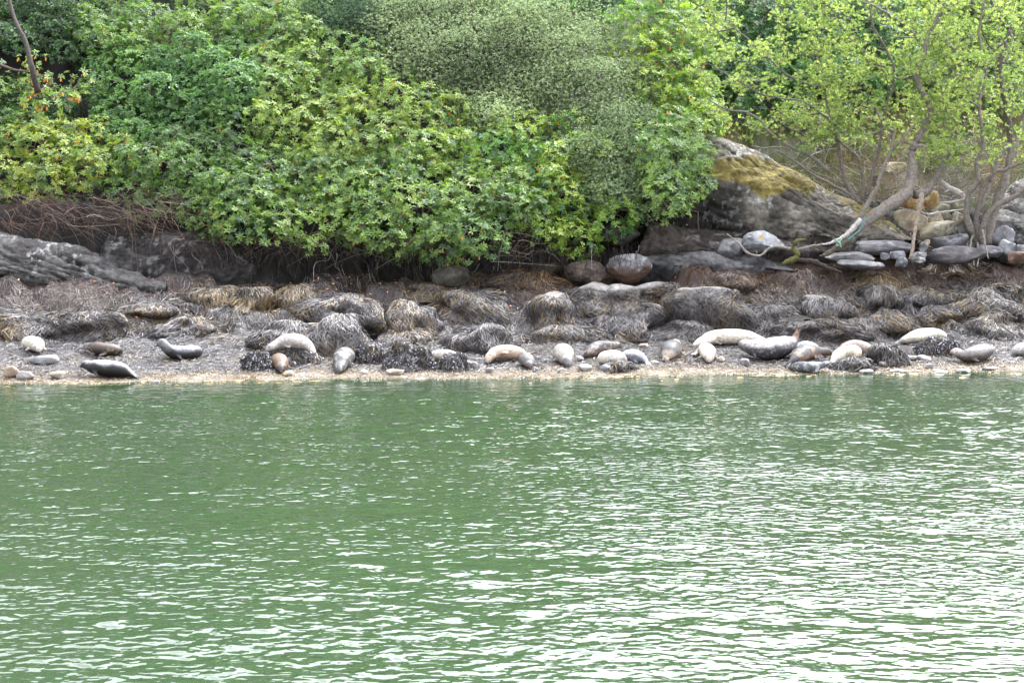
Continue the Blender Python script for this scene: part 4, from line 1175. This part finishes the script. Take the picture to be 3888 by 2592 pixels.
bush('rhododendron_bush', 'rhododendron with fresh yellow tips right of the middle above the dark hollow', [(505, 150, 55, 32), (570, 165, 50, 42), (545, 210, 45, 26), (590, 200, 45, 30), (565, 232, 26, 14), (610, 216, 22, 12)], 8, pal=[(.06, .14, .025), (.17, .23, .035), (.035, .09, .035)], orange=.03, off=-.1)
bush('willow_bush', 'big grey green small leaved bush at the top centre', [(430, 40, 60, 45), (490, 50, 60, 55), (545, 75, 55, 50), (600, 90, 50, 42), (500, 110, 50, 30), (460, 12, 70, 20)], 9, kind='small', pal=GG, off=.35, rl=(.38, .65), dens=1.0)
bush('willow_bush', 'grey green small leaved bush hanging beside the mossy outcrop', [(615, 140, 42, 30), (645, 175, 35, 42), (610, 195, 22, 20)], 10, kind='small', pal=[(.10, .13, .075), (.17, .20, .115), (.07, .095, .06)], off=-.15, dens=1.0)
bush('willow_bush', 'wispy pale small leaved bush poking up behind the big grey green one', [(565, 22, 32, 24)], 11, kind='small', pal=GG, off=1.0, dens=.7)
bush('rhododendron_bush', 'rhododendron with yellow and rusty leaves left of the bright green tree', [(640, 40, 45, 45), (665, 90, 38, 45), (690, 140, 26, 42), (680, 30, 40, 32)], 12, pal=[(.07, .15, .02), (.18, .24, .03), (.05, .10, .03)], orange=.035, off=.35)
bush('rhododendron_bush', 'mid green rhododendron along the top left edge of the picture', [(120, 25, 45, 32), (190, 25, 55, 32), (260, 30, 50, 34), (300, 18, 40, 24)], 13, pal=MG, off=.7, orange=.01)
_tb = bush('holly_bush', 'dark evergreen bush in the top left corner with a leaning grey trunk', [(20, 25, 45, 30), (75, 30, 40, 34), (30, 110, 40, 20), (5, -14, 60, 24)], 14, kind='round', pal=[(.03, .065, .03), (.05, .10, .035), (.02, .045, .025)], off=1.1)
_mb = MB()
_P = catmull(np.array([pix(*p) for p in [(6, -12, 53.2), (13, 14, 52.9), (19, 29, 52.6), (24, 38, 52.5), (27.5, 49, 52.4), (30, 60, 52.3), (33, 72, 52.3), (38, 92, 52.6)]]), 30)
tube(_mb, _P, np.linspace(.05, .10, 30), 9, (.075, .062, .058))
_mb.build('trunk', M_BARK, _tb)
_mb = MB()
_P = catmull(np.array([pix(*p) for p in [(-10, 60, 52.2), (4, 66, 52.1), (16, 70, 52.0), (27, 71, 52.2)]]), 16)
tube(_mb, _P, np.linspace(.05, .03, 16), 7, (.12, .09, .08))
_mb.build('limb', M_BARK, _tb)
bush('holly_bush', 'dark small leaved evergreen between the top rhododendron and the big grey green bush', [(345, 18, 42, 28), (385, 40, 28, 30)], 15, kind='small', pal=[(.035, .07, .035), (.07, .11, .05), (.02, .045, .03)], off=.9)
bush('rhododendron_bush', 'dark green rhododendron behind the bright green tree, top right', [(780, 45, 85, 45), (730, 90, 45, 38), (860, 50, 55, 45), (800, 10, 100, 30)], 16, pal=[(.025, .08, .022), (.05, .14, .03), (.02, .05, .025)], off=5.5, rl=(.5, .85))
bush('rhododendron_bush', 'dark green rhododendron behind the wispy bush at the top edge', [(530, 5, 40, 22), (590, 0, 50, 25)], 17, pal=[(.025, .09, .022), (.05, .15, .03), (.02, .05, .025)], off=1.8)
bush('background_bush', 'pale green bush on the slope behind the many stemmed tree, top right', [(930, 20, 55, 40), (900, 60, 40, 30)], 18, kind='round', pal=[(.09, .15, .05), (.18, .23, .08), (.07, .11, .04)], off=7.5, dens=.6, rl=(.5, .85))
bush('background_bush', 'thin leaved bush in the top right corner letting the pale slope show through', [(1000, 20, 45, 35), (1000, 80, 35, 30)], 118, kind='round', pal=[(.09, .15, .05), (.18, .23, .08), (.07, .11, .04)], off=6.5, dens=.35, rl=(.4, .7))
bush('background_bush', 'light green thicket far up the slope behind the right trees, left of the pale gap', [(760, 10, 90, 40), (880, 5, 80, 42), (830, 55, 70, 30)], 121, kind='round', pal=[(.075, .125, .04), (.15, .20, .07), (.05, .09, .035)], off=8.0, rl=(.6, 1.0), step=30)
bush('background_bush', 'light green thicket far up the slope behind the many stemmed tree', [(960, 0, 80, 45), (1040, 15, 60, 50), (985, 55, 60, 25)], 122, kind='round', pal=[(.085, .135, .05), (.16, .21, .08), (.06, .10, .04)], off=8.4, rl=(.6, 1.0), step=30, dens=.8)
bush('background_bush', 'dark shrubs higher on the slope along the top edge, left side', [(60, -22, 110, 34), (250, -20, 110, 30)], 119, pal=[(.03, .08, .022), (.05, .12, .03), (.02, .05, .025)], off=2.6, rl=(.6, .95), step=34)
bush('background_bush', 'dark shrubs higher on the slope along the top edge, middle', [(430, -24, 110, 30), (620, -26, 110, 34)], 120, pal=[(.03, .08, .022), (.05, .12, .03), (.02, .05, .025)], off=3.2, rl=(.6, .95), step=34)
bush('rhododendron_bush', 'leafy green arm of rhododendron hanging over the left shoulder of the mossy outcrop', [(672, 150, 26, 34), (690, 172, 18, 22), (665, 195, 20, 18)], 125, pal=MG, off=-.9, orange=.03)
bush('bramble_bush', 'low loose green bush on the slope between the slender tree and the leaning tree', [(800, 118, 32, 12), (848, 128, 26, 12)], 123, kind='round', pal=[(.08, .13, .04), (.16, .21, .07), (.12, .09, .05)], off=3.2, dens=.5, rl=(.3, .5))
bush('bramble_bush', 'low loose green bush on the slope between the leaning tree and the many stemmed tree', [(905, 122, 34, 16), (960, 132, 30, 16)], 124, kind='round', pal=[(.08, .13, .04), (.16, .21, .07), (.14, .10, .06)], off=3.2, dens=.5, rl=(.3, .5))
bush('rhododendron_bush', 'rhododendron continuing past the left edge of the picture', [(-70, 150, 60, 50), (-60, 70, 60, 55)], 126, pal=MG, off=.2, dens=.6, step=28, rl=(.5, .8))
bush('willow_bush', 'silvery bush continuing past the right edge of the picture', [(1100, 90, 55, 70), (1100, 170, 50, 30)], 127, kind='round', pal=GG, off=1.5, dens=.6, step=30, rl=(.5, .8))
bush('background_bush', 'distant woodland shrubs high on the hillside above the left bushes', [(60, -75, 150, 45), (300, -75, 150, 45)], 128, pal=DG, off=5.5, dens=.35, step=46, rl=(.9, 1.5))
bush('background_bush', 'distant woodland shrubs high on the hillside above the middle bushes', [(540, -75, 150, 45)], 129, pal=DG, off=5.5, dens=.35, step=46, rl=(.9, 1.5))
bush('hanging_shrub', 'lone rhododendron sprig hanging left of the mossy outcrop', [(690, 205, 8, 10), (682, 222, 10, 6)], 19, pal=MG, off=-.5, rl=(.14, .22), dens=.7)

# ------------------------------------------------------------------ trees on the right
def R3(u, v): return 681.6 + .15116 * u, .15116 * v
def R4(u, v): return 681.6 + .14556 * u, 131.7 + .14556 * v
def R1(u, v): return 816.4 + .0907 * u, .0907 * v
MPP = 50.3 / F
def tree(name, label, stems, targets, seed, pal, foot_i=0, cat='tree', ncl=9, bark=(.19, .165, .145), kind='obov', group='trees at the water side on the right', leafd=1.0, tw=.0055):
    """stems: list of (points [(px,py,Y)], radii px)"""
    r = np.random.default_rng(seed)
    first = pix(*stems[0][0][0])
    t = thing(name, label, cat, first, group)
    rp, par = [], []
    for k, (pts, rad) in enumerate(stems):
        P = np.array([pix(*p) for p in pts]); n = max(8, len(pts) * 4)
        P = catmull(P, n); P[1:-1] += r.normal(0, .012, (n - 2, 3))
        R_ = np.interp(np.linspace(0, 1, n), np.linspace(0, 1, len(rad)), rad) * MPP * (1 + .08 * r.normal(size=n))
        mb = MB(); tube(mb, P, R_, 9, np.array(bark) * r.uniform(.85, 1.15))
        mb.build('trunk' if k == 0 else 'limb', M_BARK, t)
        for q in range(n):
            par.append(-1 if not rp else (int(np.argmin(np.linalg.norm(np.array(rp) - P[0], axis=1))) if q == 0 else len(rp) - 1))
            rp.append(P[q])
    nb = len(rp)
    # targets grow only from the upper two thirds
    A, par = grow({'P': rp, 'par': par}, targets, r, .06)
    mb = MB(); branch_mesh(mb, A, par, tw, .45, bark, rmax=.05, skip=nb, sides=4)
    b = mb.build('branches', M_BARK, t); b['kind'] = 'stuff'
    tip = A[nb:]
    hgt = pixback(tip)[:, 1]
    tip = tip[hgt < 176 + 12 * r.normal(size=len(tip))]
    n = int(len(tip) * ncl * leafd)
    P = tip[r.integers(0, len(tip), n)] + r.normal(0, .13, (n, 3)) * np.array([1, 1, .7])
    f = fbm(P * .8, 3, seed)
    pal = np.array(pal)
    C = pal[0] + (pal[1] - pal[0]) * np.clip(.5 + .7 * f + r.normal(0, .25, n), 0, 1)[:, None]
    k = r.random(n) < .15; C[k] = pal[2]
    scatter_inst('foliage', t, M_THIN, r, P, np.array([0, -.1, 1]) + r.normal(0, .5, (n, 3)), {'obov': OBOV, 'small': SMALL, 'round': ROUND}[kind], C, .6, 1.15)
    return t
BR = [(.21, .28, .10), (.36, .40, .15), (.14, .20, .08)]
def targ(n, xr, yr, Yr, seed, low=None):
    r = np.random.default_rng(seed)
    px = r.uniform(*xr, n); py = r.uniform(*yr, n); Y = r.uniform(*Yr, n)
    P = pix(px, py, Y)
    k = noise(P * 1.1 + 9, seed) > -.28
    if low is not None: k &= py < np.interp(px, *low)
    return P[k]
LOW = ([690, 720, 760, 820, 860, 900, 940, 980, 1040], [122, 140, 150, 154, 160, 160, 164, 176, 186])
z = lambda L_, Y0, Y1, f: [(*f(*p), .9 + Y0 + (Y1 - Y0) * i / max(1, len(L_) - 1)) for i, p in enumerate(L_)]
tree('leaning_tree', 'leaning tree, thick pale trunk rising to the right, rope round its foot', [
    (z([(-60, 1290), (60, 1180), (200, 1070), (400, 930), (600, 800), (720, 700), (760, 600), (800, 420), (790, 250), (830, 120)], 49.1, 50.2, Z2), [3.2, 4.5, 5.5, 6.2, 6.6, 6.4, 5.6, 4.8, 4.2, 3.8]),
    (z([(1090, 1570), (1190, 1400), (1270, 1200), (1130, 950), (1100, 780), (1190, 600), (1220, 420), (1300, 270), (1370, 100), (1480, -60)], 50.2, 51.0, R1), [3.6, 3.4, 3.0, 2.8, 2.8, 2.4, 2.4, 2.0, 1.6, 1.0]),
    (z([(820, 720), (950, 690), (1020, 600), (1100, 470), (1190, 290), (1260, 170), (1300, 0)], 49.8, 50.8, Z2), [4.6, 4.2, 3.4, 2.9, 2.5, 2.0, 1.4]),
    (z([(130, 1120), (230, 920), (380, 660), (430, 500), (540, 230), (590, 0)], 49.1, 49.6, Z2), [3.0, 2.6, 2.1, 1.9, 1.5, 1.1]),
    (z([(540, 230), (660, 100), (800, -60), (950, -160)], 49.6, 49.7, Z2), [1.3, 1.1, .9, .6]),
    (z([(1220, 430), (1110, 440), (1100, 330), (1090, 200)], 50.8, 50.6, R1), [1.0, .9, .7, .5]),
], targ(330, (800, 965), (-25, 152), (50.3, 53.4), 71, LOW), 61, BR)
tree('slender_tree', 'shrubby tree of slender twisted stems spreading left over the mossy outcrop', [
    (z([(1240, 490), (1170, 430), (1120, 320), (1090, 180), (1070, 60), (1060, -40), (1020, -120), (980, -300), (960, -460)], 50.9, 50.6, R4), [2.4, 2.3, 2.1, 2.0, 1.9, 1.7, 1.4, 1.2, .8]),
    (z([(1245, 470), (1245, 330), (1215, 190), (1150, 120), (1080, 60), (1060, 20)], 50.9, 50.6, R4), [2.0, 1.8, 1.6, 1.4, 1.2, 1.0]),
    (z([(1270, 440), (1300, 320), (1350, 150), (1370, 0), (1400, -150), (1460, -330), (1440, -500), (1330, -700), (1280, -900)], 50.9, 51.2, R4), [2.1, 1.9, 1.7, 1.6, 1.5, 1.5, 1.4, 1.2, .9]),
    (z([(1230, 490), (1100, 400), (900, 290), (760, 190), (670, 130)], 50.9, 50.0, R4), [1.8, 1.5, 1.3, 1.1, .7]),
    (z([(1020, 280), (900, 175), (750, 100), (650, 40), (600, -10), (480, -120), (300, -160), (180, -230)], 50.5, 49.6, R4), [1.8, 1.7, 1.6, 1.4, 1.3, 1.0, .8, .5]),
    (z([(1060, 20), (950, 20), (800, 0), (700, -50)], 50.6, 50.0, R4), [1.1, .9, .7, .5]),
    (z([(1060, -40), (900, -170), (780, -220), (560, -260), (350, -370), (180, -470)], 50.6, 49.8, R4), [1.3, 1.1, 1.0, .9, .7, .4]),
    (z([(980, -300), (760, -370), (600, -500), (450, -640), (300, -760)], 50.6, 50.0, R4), [1.2, 1.0, .9, .8, .5]),
    (z([(1460, -330), (1330, -480), (1200, -620), (1080, -760), (1000, -900)], 51.2, 51.0, R4), [1.1, 1.0, .9, .8, .5]),
], targ(420, (692, 865), (-25, 142), (50.1, 52.9), 72, LOW), 62, BR)
tree('many_stemmed_tree', 'many stemmed tree on exposed roots near the right edge, its stems twisting upwards', [
    (z([(1570, 1300), (1480, 1130), (1410, 950), (1440, 720), (1540, 560), (1530, 380), (1590, 200), (1600, 0), (1560, -300), (1640, -700), (1560, -1100), (1640, -1600)], 50.1, 50.3, Z2), [4.5, 4.2, 3.2, 2.7, 2.4, 2.0, 1.9, 1.8, 1.7, 1.5, 1.3, .9]),
    (z([(1590, 1290), (1530, 1000), (1560, 780), (1620, 600), (1700, 490), (1880, 420), (2075, 350)], 50.0, 49.7, Z2), [3.0, 2.6, 2.2, 1.9, 1.7, 1.6, 1.4]),
    (z([(1610, 1290), (1600, 1080), (1730, 870), (1900, 770), (2120, 640), (2300, 500)], 49.9, 49.6, Z2), [3.4, 3.2, 2.9, 2.7, 2.6, 2.2]),
    (z([(1650, 1290), (1700, 1000), (1780, 750), (1860, 540), (1920, 300), (1990, 100), (2100, -200), (2150, -600)], 50.3, 50.9, Z2), [5.5, 5.0, 4.8, 4.4, 3.8, 3.2, 2.6, 1.8]),
    (z([(1560, 900), (1640, 700), (1690, 560)], 50.0, 50.1, Z2), [2.2, 2.0, 1.6]),
    (z([(1690, 560), (1740, 400), (1800, 280), (1870, 200)], 50.1, 50.1, Z2), [3.0, 2.8, 2.2, 1.2]),
    (z([(1500, 1190), (1465, 1260), (1480, 1400), (1505, 1530)], 49.9, 49.0, Z2), [1.2, 1.0, .9, .7]),
    (z([(1545, 1270), (1560, 1390), (1540, 1550)], 49.8, 48.9, Z2), [1.1, .9, .6]),
    (z([(1600, 1120), (1630, 1280), (1670, 1450)], 49.7, 49.0, Z2), [1.0, .9, .6]),
], targ(360, (905, 1045), (-25, 165), (49.8, 53.0), 73, LOW), 63, BR)
tree('background_tree', 'dark stemmed tree behind the many stemmed one, forking high in the top right corner', [
    (z([(2150, 1700), (2110, 1250), (2020, 800), (2070, 520), (2130, 330)], 52.4, 52.6, R1), [3.6, 3.4, 3.0, 2.8, 2.6]),
    (z([(2130, 330), (2040, 230), (2000, 150), (1920, 20), (1880, -80)], 52.6, 52.6, R1), [2.0, 1.9, 1.7, 1.5, 1.1]),
    (z([(2070, 520), (2200, 420), (2290, 300), (2400, 150)], 52.6, 52.4, R1), [2.0, 1.8, 1.6, 1.2]),
    (z([(2060, 480), (1940, 540), (1850, 400)], 52.6, 52.4, R1), [1.3, 1.1, .8]),
], targ(120, (930, 1045), (-25, 90), (52.9, 55.0), 74), 64, [(.12, .19, .05), (.22, .27, .07), (.08, .13, .04)], leafd=.6, bark=(.12, .10, .09))
tree('background_tree', 'slanting grey pole stemmed tree crossing behind the leaning tree crown', [
    (z([(1700, 900), (1480, 500), (1300, 180), (1180, -30)], 53.4, 53.2, R1), [1.8, 1.8, 1.7, 1.4]),
    (z([(1400, 560), (1250, 460), (1060, 360), (940, 240), (700, 100), (500, 10)], 53.3, 53.0, R1), [1.6, 1.5, 1.5, 1.4, 1.3, 1.1]),
], targ(90, (840, 980), (-25, 80), (53.5, 55.4), 75), 65, [(.12, .19, .05), (.22, .27, .07), (.08, .13, .04)], leafd=.6, bark=(.24, .21, .19))

def stick(name, label, pts, rad, col, f=Z2, Y0=50, Y1=50, cat='dead branch', group=None, mat=None, twigs=0, seed=0, parent_cat=True):
    r = np.random.default_rng(seed)
    P = catmull(np.array([pix(*p) for p in z(pts, Y0, Y1, f)]), len(pts) * 4)
    P[1:-1] += r.normal(0, .006, (len(P) - 2, 3))
    R_ = np.interp(np.linspace(0, 1, len(P)), np.linspace(0, 1, len(rad)), rad) * MPP * (1 + .1 * r.normal(size=len(P)))
    mb = MB(); tube(mb, P, R_, 8, col)
    for k in range(twigs):
        i = r.integers(len(P) // 4, len(P)); d = nrm(r.normal(size=3) + [0, 0, .5]) * r.uniform(.12, .35)
        Q_ = np.stack([P[i], P[i] + d * .5 + r.normal(0, .02, 3), P[i] + d]); tube(mb, Q_, [R_[i] * .45, R_[i] * .35, .002], 5, col)
    o = mb.build(name, mat or M_BARK); return tag(o, label, cat, group)
stick('stump', 'bleached upright broken stump standing between the tan stones and the slabs', [(903, 700), (900, 760), (880, 850), (855, 940), (835, 1040), (825, 1130), (810, 1230), (795, 1350), (775, 1440)], [1.6, 3.0, 3.0, 2.0, 2.3, 1.9, 2.0, 1.8, 1.5], (.26, .21, .165), Y0=49.3, Y1=48.7, seed=1)
stick('driftwood', 'curved dark mossy driftwood hook lying on the weed below the leaning tree', [(690, 905), (760, 880), (800, 850), (770, 800), (790, 750), (855, 738)], [1.8, 3.4, 2.8, 2.4, 2.0, .9], (.10, .10, .035), R4, 48.6, 48.8, seed=2, twigs=2)
stick('driftwood', 'thin bent bare branch lying left of the mossy driftwood hook', [(310, 700), (400, 770), (450, 830), (540, 850), (600, 800), (680, 785), (780, 810), (900, 780), (980, 775)], [.5, .9, 1.2, 1.3, 1.2, 1.4, 1.4, 1.1, .7], (.26, .23, .21), R4, 48.7, 48.9, seed=3, twigs=6)
stick('driftwood', 'dark twisted root lying on the brown weed right of the mossy hook', [(800, 880), (900, 890), (1000, 930), (1100, 965)], [2.2, 2.8, 2.2, 1.0], (.045, .035, .03), R4, 48.3, 48.0, seed=4, twigs=3)
stick('dead_branch', 'thick bleached limb lying across the bank left of the many stemmed tree', [(1130, 560), (1200, 630), (1300, 680), (1380, 740), (1430, 800)], [2.0, 2.6, 3.4, 3.0, 2.0], (.42, .38, .36), Y0=50.7, Y1=50.5, seed=5, twigs=4)
stick('dead_branch', 'thin bleached stick lying level above the tan stones', [(1100, 810), (1250, 800), (1400, 775), (1500, 760)], [.8, 1.1, 1.2, .8], (.40, .36, .33), Y0=50.3, Y1=50.3, seed=6)
stick('dead_branch', 'thin bleached stick lying on the pale pointed stone', [(970, 945), (1100, 920), (1250, 900), (1380, 885)], [.9, .9, .8, .6], (.42, .39, .35), Y0=49.8, Y1=49.9, seed=7)
stick('dead_branch', 'grey stick lying behind the stump towards the leaning trunk', [(620, 860), (740, 890), (860, 915), (980, 935)], [.7, .8, .8, .7], (.34, .31, .30), Y0=49.9, Y1=49.9, seed=8)
stick('dead_branch', 'long thin branch sloping down right across the back of the mossy outcrop', [(640, 120), (760, 190), (900, 270), (1050, 330), (1200, 400)], [.6, .8, .9, .9, .6], (.25, .21, .19), R4, 51.6, 51.4, seed=9, twigs=4)
stick('dead_branch', 'bare brown branch resting level on the grass above the outcrop', [(480, 95), (560, 112), (640, 105), (760, 110)], [.5, .9, .8, .4], (.20, .16, .14), R4, 52.4, 52.6, seed=10, twigs=4)
rp_ = [(290, 980), (250, 1010), (225, 1040), (200, 1120), (150, 1160), (100, 1200), (60, 1235)]
stick('rope', 'teal rope hanging along the foot of the leaning tree', rp_, [.55, .6, .6, .6, .6, .6, .6], (.07, .27, .25), Y0=48.85, Y1=48.7, cat='rope', mat=M_ROPE, seed=11)
stick('rope', 'knotted pale green rope wound round the broken root of the leaning tree', [(1050, 735), (1090, 770), (1060, 780), (1100, 735), (1065, 745), (1095, 790), (1080, 735)], [.9, .9, .9, .9, .9, .9, .9], (.25, .36, .30), R4, 48.6, 48.7, cat='rope', mat=M_ROPE, seed=12)
stick('broken_root', 'bleached splintered root stub jutting left at the foot of the leaning tree', [(1230, 600), (1150, 690), (1080, 740), (1010, 765), (960, 772)], [2.4, 2.4, 2.0, 1.4, .5], (.45, .42, .40), R4, 49.0, 48.8, seed=13)
stick('broken_root', 'dark cut root end below the bleached splintered stub', [(1150, 740), (1080, 790), (1010, 830), (965, 850)], [3.2, 3.0, 2.6, 1.6], (.10, .09, .07), R4, 48.9, 48.7, seed=14)

# tangles: bare reddish twigs at the left, hanging roots in the hollow, dead sticks behind the right trees
def tangle(name, label, N, starts, dirs, L_, rad, col, seed, sag=.3, curl=.3, cat='twigs', K=7, mat=M_BARK):
    r = np.random.default_rng(seed)
    P0 = starts(r, N); D0 = nrm(dirs(r, N))
    Ln = r.uniform(*L_, N)
    s = np.linspace(0, 1, K)
    w1 = r.normal(0, curl, (N, 3)); w2 = r.normal(0, curl * .6, (N, 3))
    P = P0[:, None] + D0[:, None] * (Ln[:, None] * s)[..., None] + (w1[:, None] * (s ** 2)[None, :, None] + w2[:, None] * np.sin(s * 7)[None, :, None] * .25) * Ln[:, None, None]
    P[..., 2] -= sag * Ln[:, None] * s[None] ** 2
    P[..., 2] = np.maximum(P[..., 2], H(P[..., 0], P[..., 1]) + .01)
    T = nrm(P[:, 1] - P[:, 0]); X = nrm(np.cross(T, r.normal(size=(N, 3)))); Yv = np.cross(T, X)
    R_ = r.uniform(*rad, N)[:, None] * np.linspace(1, .35, K)[None]
    th = np.array([0, 2.1, 4.2])
    ring = X[:, None, None] * np.cos(th)[None, None, :, None] + Yv[:, None, None] * np.sin(th)[None, None, :, None]
    V = P[:, :, None] + ring * R_[:, :, None, None]
    j = np.arange(3); k = (j + 1) % 3
    Q0 = np.stack([j, k, k + 3, j + 3], -1)
    Q = (Q0[None, None] + (np.arange(N) * K * 3)[:, None, None, None] + (np.arange(K - 1) * 3)[None, :, None, None]).reshape(-1, 4)
    C = np.repeat(col(r, N), K * 3, 0)
    o = MB().add(V.reshape(-1, 3), Q, None, C).build(name, mat)
    o['kind'] = 'stuff'; o['label'] = label; o['category'] = cat
    return o
def cvar(c, v=.4, pale=0, pc=(.4, .37, .34)):
    def f(r, N):
        C = np.array(c) * r.uniform(1 - v, 1 + v, (N, 1))
        k = r.random(N) < pale; C[k] = np.array(pc) * r.uniform(.7, 1.2, (k.sum(), 1)); return C
    return f
def reg(x0, x1, y0, y1, Y0, Y1):
    return lambda r, N: pix(r.uniform(x0, x1, N), r.uniform(y0, y1, N), r.uniform(Y0, Y1, N))
tangle('bare_twigs', 'tangle of reddish bare twigs hanging under the lower left rhododendron', 380, reg(-10, 175, 192, 228, 48.7, 50.2), lambda r, N: np.stack([r.normal(.8, .5, N), r.normal(-.1, .3, N), r.normal(-.12, .25, N)], 1), (.5, 1.4), (.004, .009), cvar((.13, .08, .06), .5, .12, (.26, .21, .18)), 81, sag=.3, curl=.45)
tangle('bare_twigs', 'brown twigs at the foot of the bushes over the dark hollow', 420, reg(160, 560, 230, 252, 48.9, 49.8), lambda r, N: np.stack([r.normal(0, .9, N), r.normal(-.2, .3, N), r.normal(-.3, .3, N)], 1), (.4, 1.1), (.005, .011), cvar((.075, .055, .047), .4, .08, (.24, .2, .18)), 82, sag=.2)
tangle('bare_boughs', 'thicker bare boughs and forked twigs reaching out under the foliage over the hollow', 22, reg(180, 585, 232, 262, 48.9, 49.9), lambda r, N: np.stack([r.normal(0, 1.0, N), r.normal(-.3, .3, N), r.normal(-.05, .35, N)], 1), (.7, 1.9), (.012, .026), cvar((.10, .08, .07), .35, .2, (.22, .19, .17)), 86, sag=.15, curl=.45, K=9)
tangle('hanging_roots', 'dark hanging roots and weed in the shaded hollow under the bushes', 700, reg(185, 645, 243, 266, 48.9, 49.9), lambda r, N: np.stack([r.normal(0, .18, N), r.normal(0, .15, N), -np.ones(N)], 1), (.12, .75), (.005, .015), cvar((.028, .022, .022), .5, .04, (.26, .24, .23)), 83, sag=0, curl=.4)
tangle('dead_sticks', 'jumble of bleached dead sticks on the bank behind the right trees', 620, reg(800, 1040, 138, 205, 52.3, 54.4), lambda r, N: np.stack([r.normal(0, 1, N), r.normal(0, .6, N), r.normal(.1, .35, N)], 1), (.4, 1.3), (.006, .016), cvar((.27, .22, .19), .35, .35), 84, sag=.1)
tangle('dead_sticks', 'fine grey twigs standing among the stones behind the leaning tree', 420, reg(780, 1040, 150, 225, 51.5, 53.4), lambda r, N: np.stack([r.normal(0, .8, N), r.normal(0, .3, N), r.normal(.5, .5, N)], 1), (.25, .8), (.004, .009), cvar((.22, .19, .17), .35, .3), 85, sag=.2)

# grass on the slope to the right
def grass():
    r = np.random.default_rng(90); N = 34000
    x = r.uniform(4.5, 22, N); Y = r.uniform(54.2, 64, N)
    k = fbm(np.stack([x, Y, x * 0], -1) * .7, 3, 91) > -.35; x, Y = x[k], Y[k]; N = len(x)
    K = 4; s = np.linspace(0, 1, K)[None]
    an = r.uniform(0, 6.28, N); Ln = r.uniform(.3, .8, N); bend = r.uniform(.1, .9, N)
    hx = x[:, None] + np.cos(an)[:, None] * (Ln * bend)[:, None] * s ** 2; hy = Y[:, None] + np.sin(an)[:, None] * (Ln * bend)[:, None] * s ** 2
    z0 = H(x, Y)
    P = np.stack([hx, hy, z0[:, None] + (Ln * (1 - .35 * bend))[:, None] * s], -1)
    side = nrm(np.stack([np.sin(an + 1.57 * r.normal(size=N)), np.cos(an), r.normal(0, .1, N)], -1))
    f = fbm(P[:, 0] * .8, 3, 93)
    C = np.where((f + r.normal(0, .25, N) > .12)[:, None], np.array([.24, .175, .10]), np.array([.10, .14, .045])) * r.uniform(.6, 1.3, (N, 1))
    mb = MB(); ribbons(mb, P, side, r.uniform(.008, .018, N), C)
    o = mb.build('grass', M_GRASS); o['kind'] = 'stuff'; o['label'] = 'rough green and straw coloured grass on the slope behind the outcrop'; o['category'] = 'grass'
grass()

def floating():
    r = np.random.default_rng(95); N = 900
    x = r.uniform(-17, 17, N); d = -np.abs(r.normal(0, .55, N)) - .02
    k = noise(np.stack([x * .6, d * 2.5, x * 0], -1), 5) > .0; x, d = x[k], d[k]; N = len(x)
    Y = shore(x) + d; K = 4; s_ = np.linspace(-.5, .5, K)[None]
    an = r.normal(0, .5, N); Ln = r.uniform(.05, .22, N)
    P = np.stack([x[:, None] + np.cos(an)[:, None] * Ln[:, None] * s_, Y[:, None] + np.sin(an)[:, None] * Ln[:, None] * s_, .012 + .02 * np.cos(s_ * 3) * r.random((N, 1))], -1)
    side = np.stack([-np.sin(an), np.cos(an), r.normal(.3, .3, N)], -1)
    mb = MB(); ribbons(mb, P, nrm(side), r.uniform(.015, .035, N), np.array([.36, .25, .10]) * r.uniform(.4, 1.3, (N, 1)))
    o = mb.build('floating_wrack', M_WEED); o['kind'] = 'stuff'; o['label'] = 'scraps of golden wrack floating just off the waterline'; o['category'] = 'seaweed'
floating()
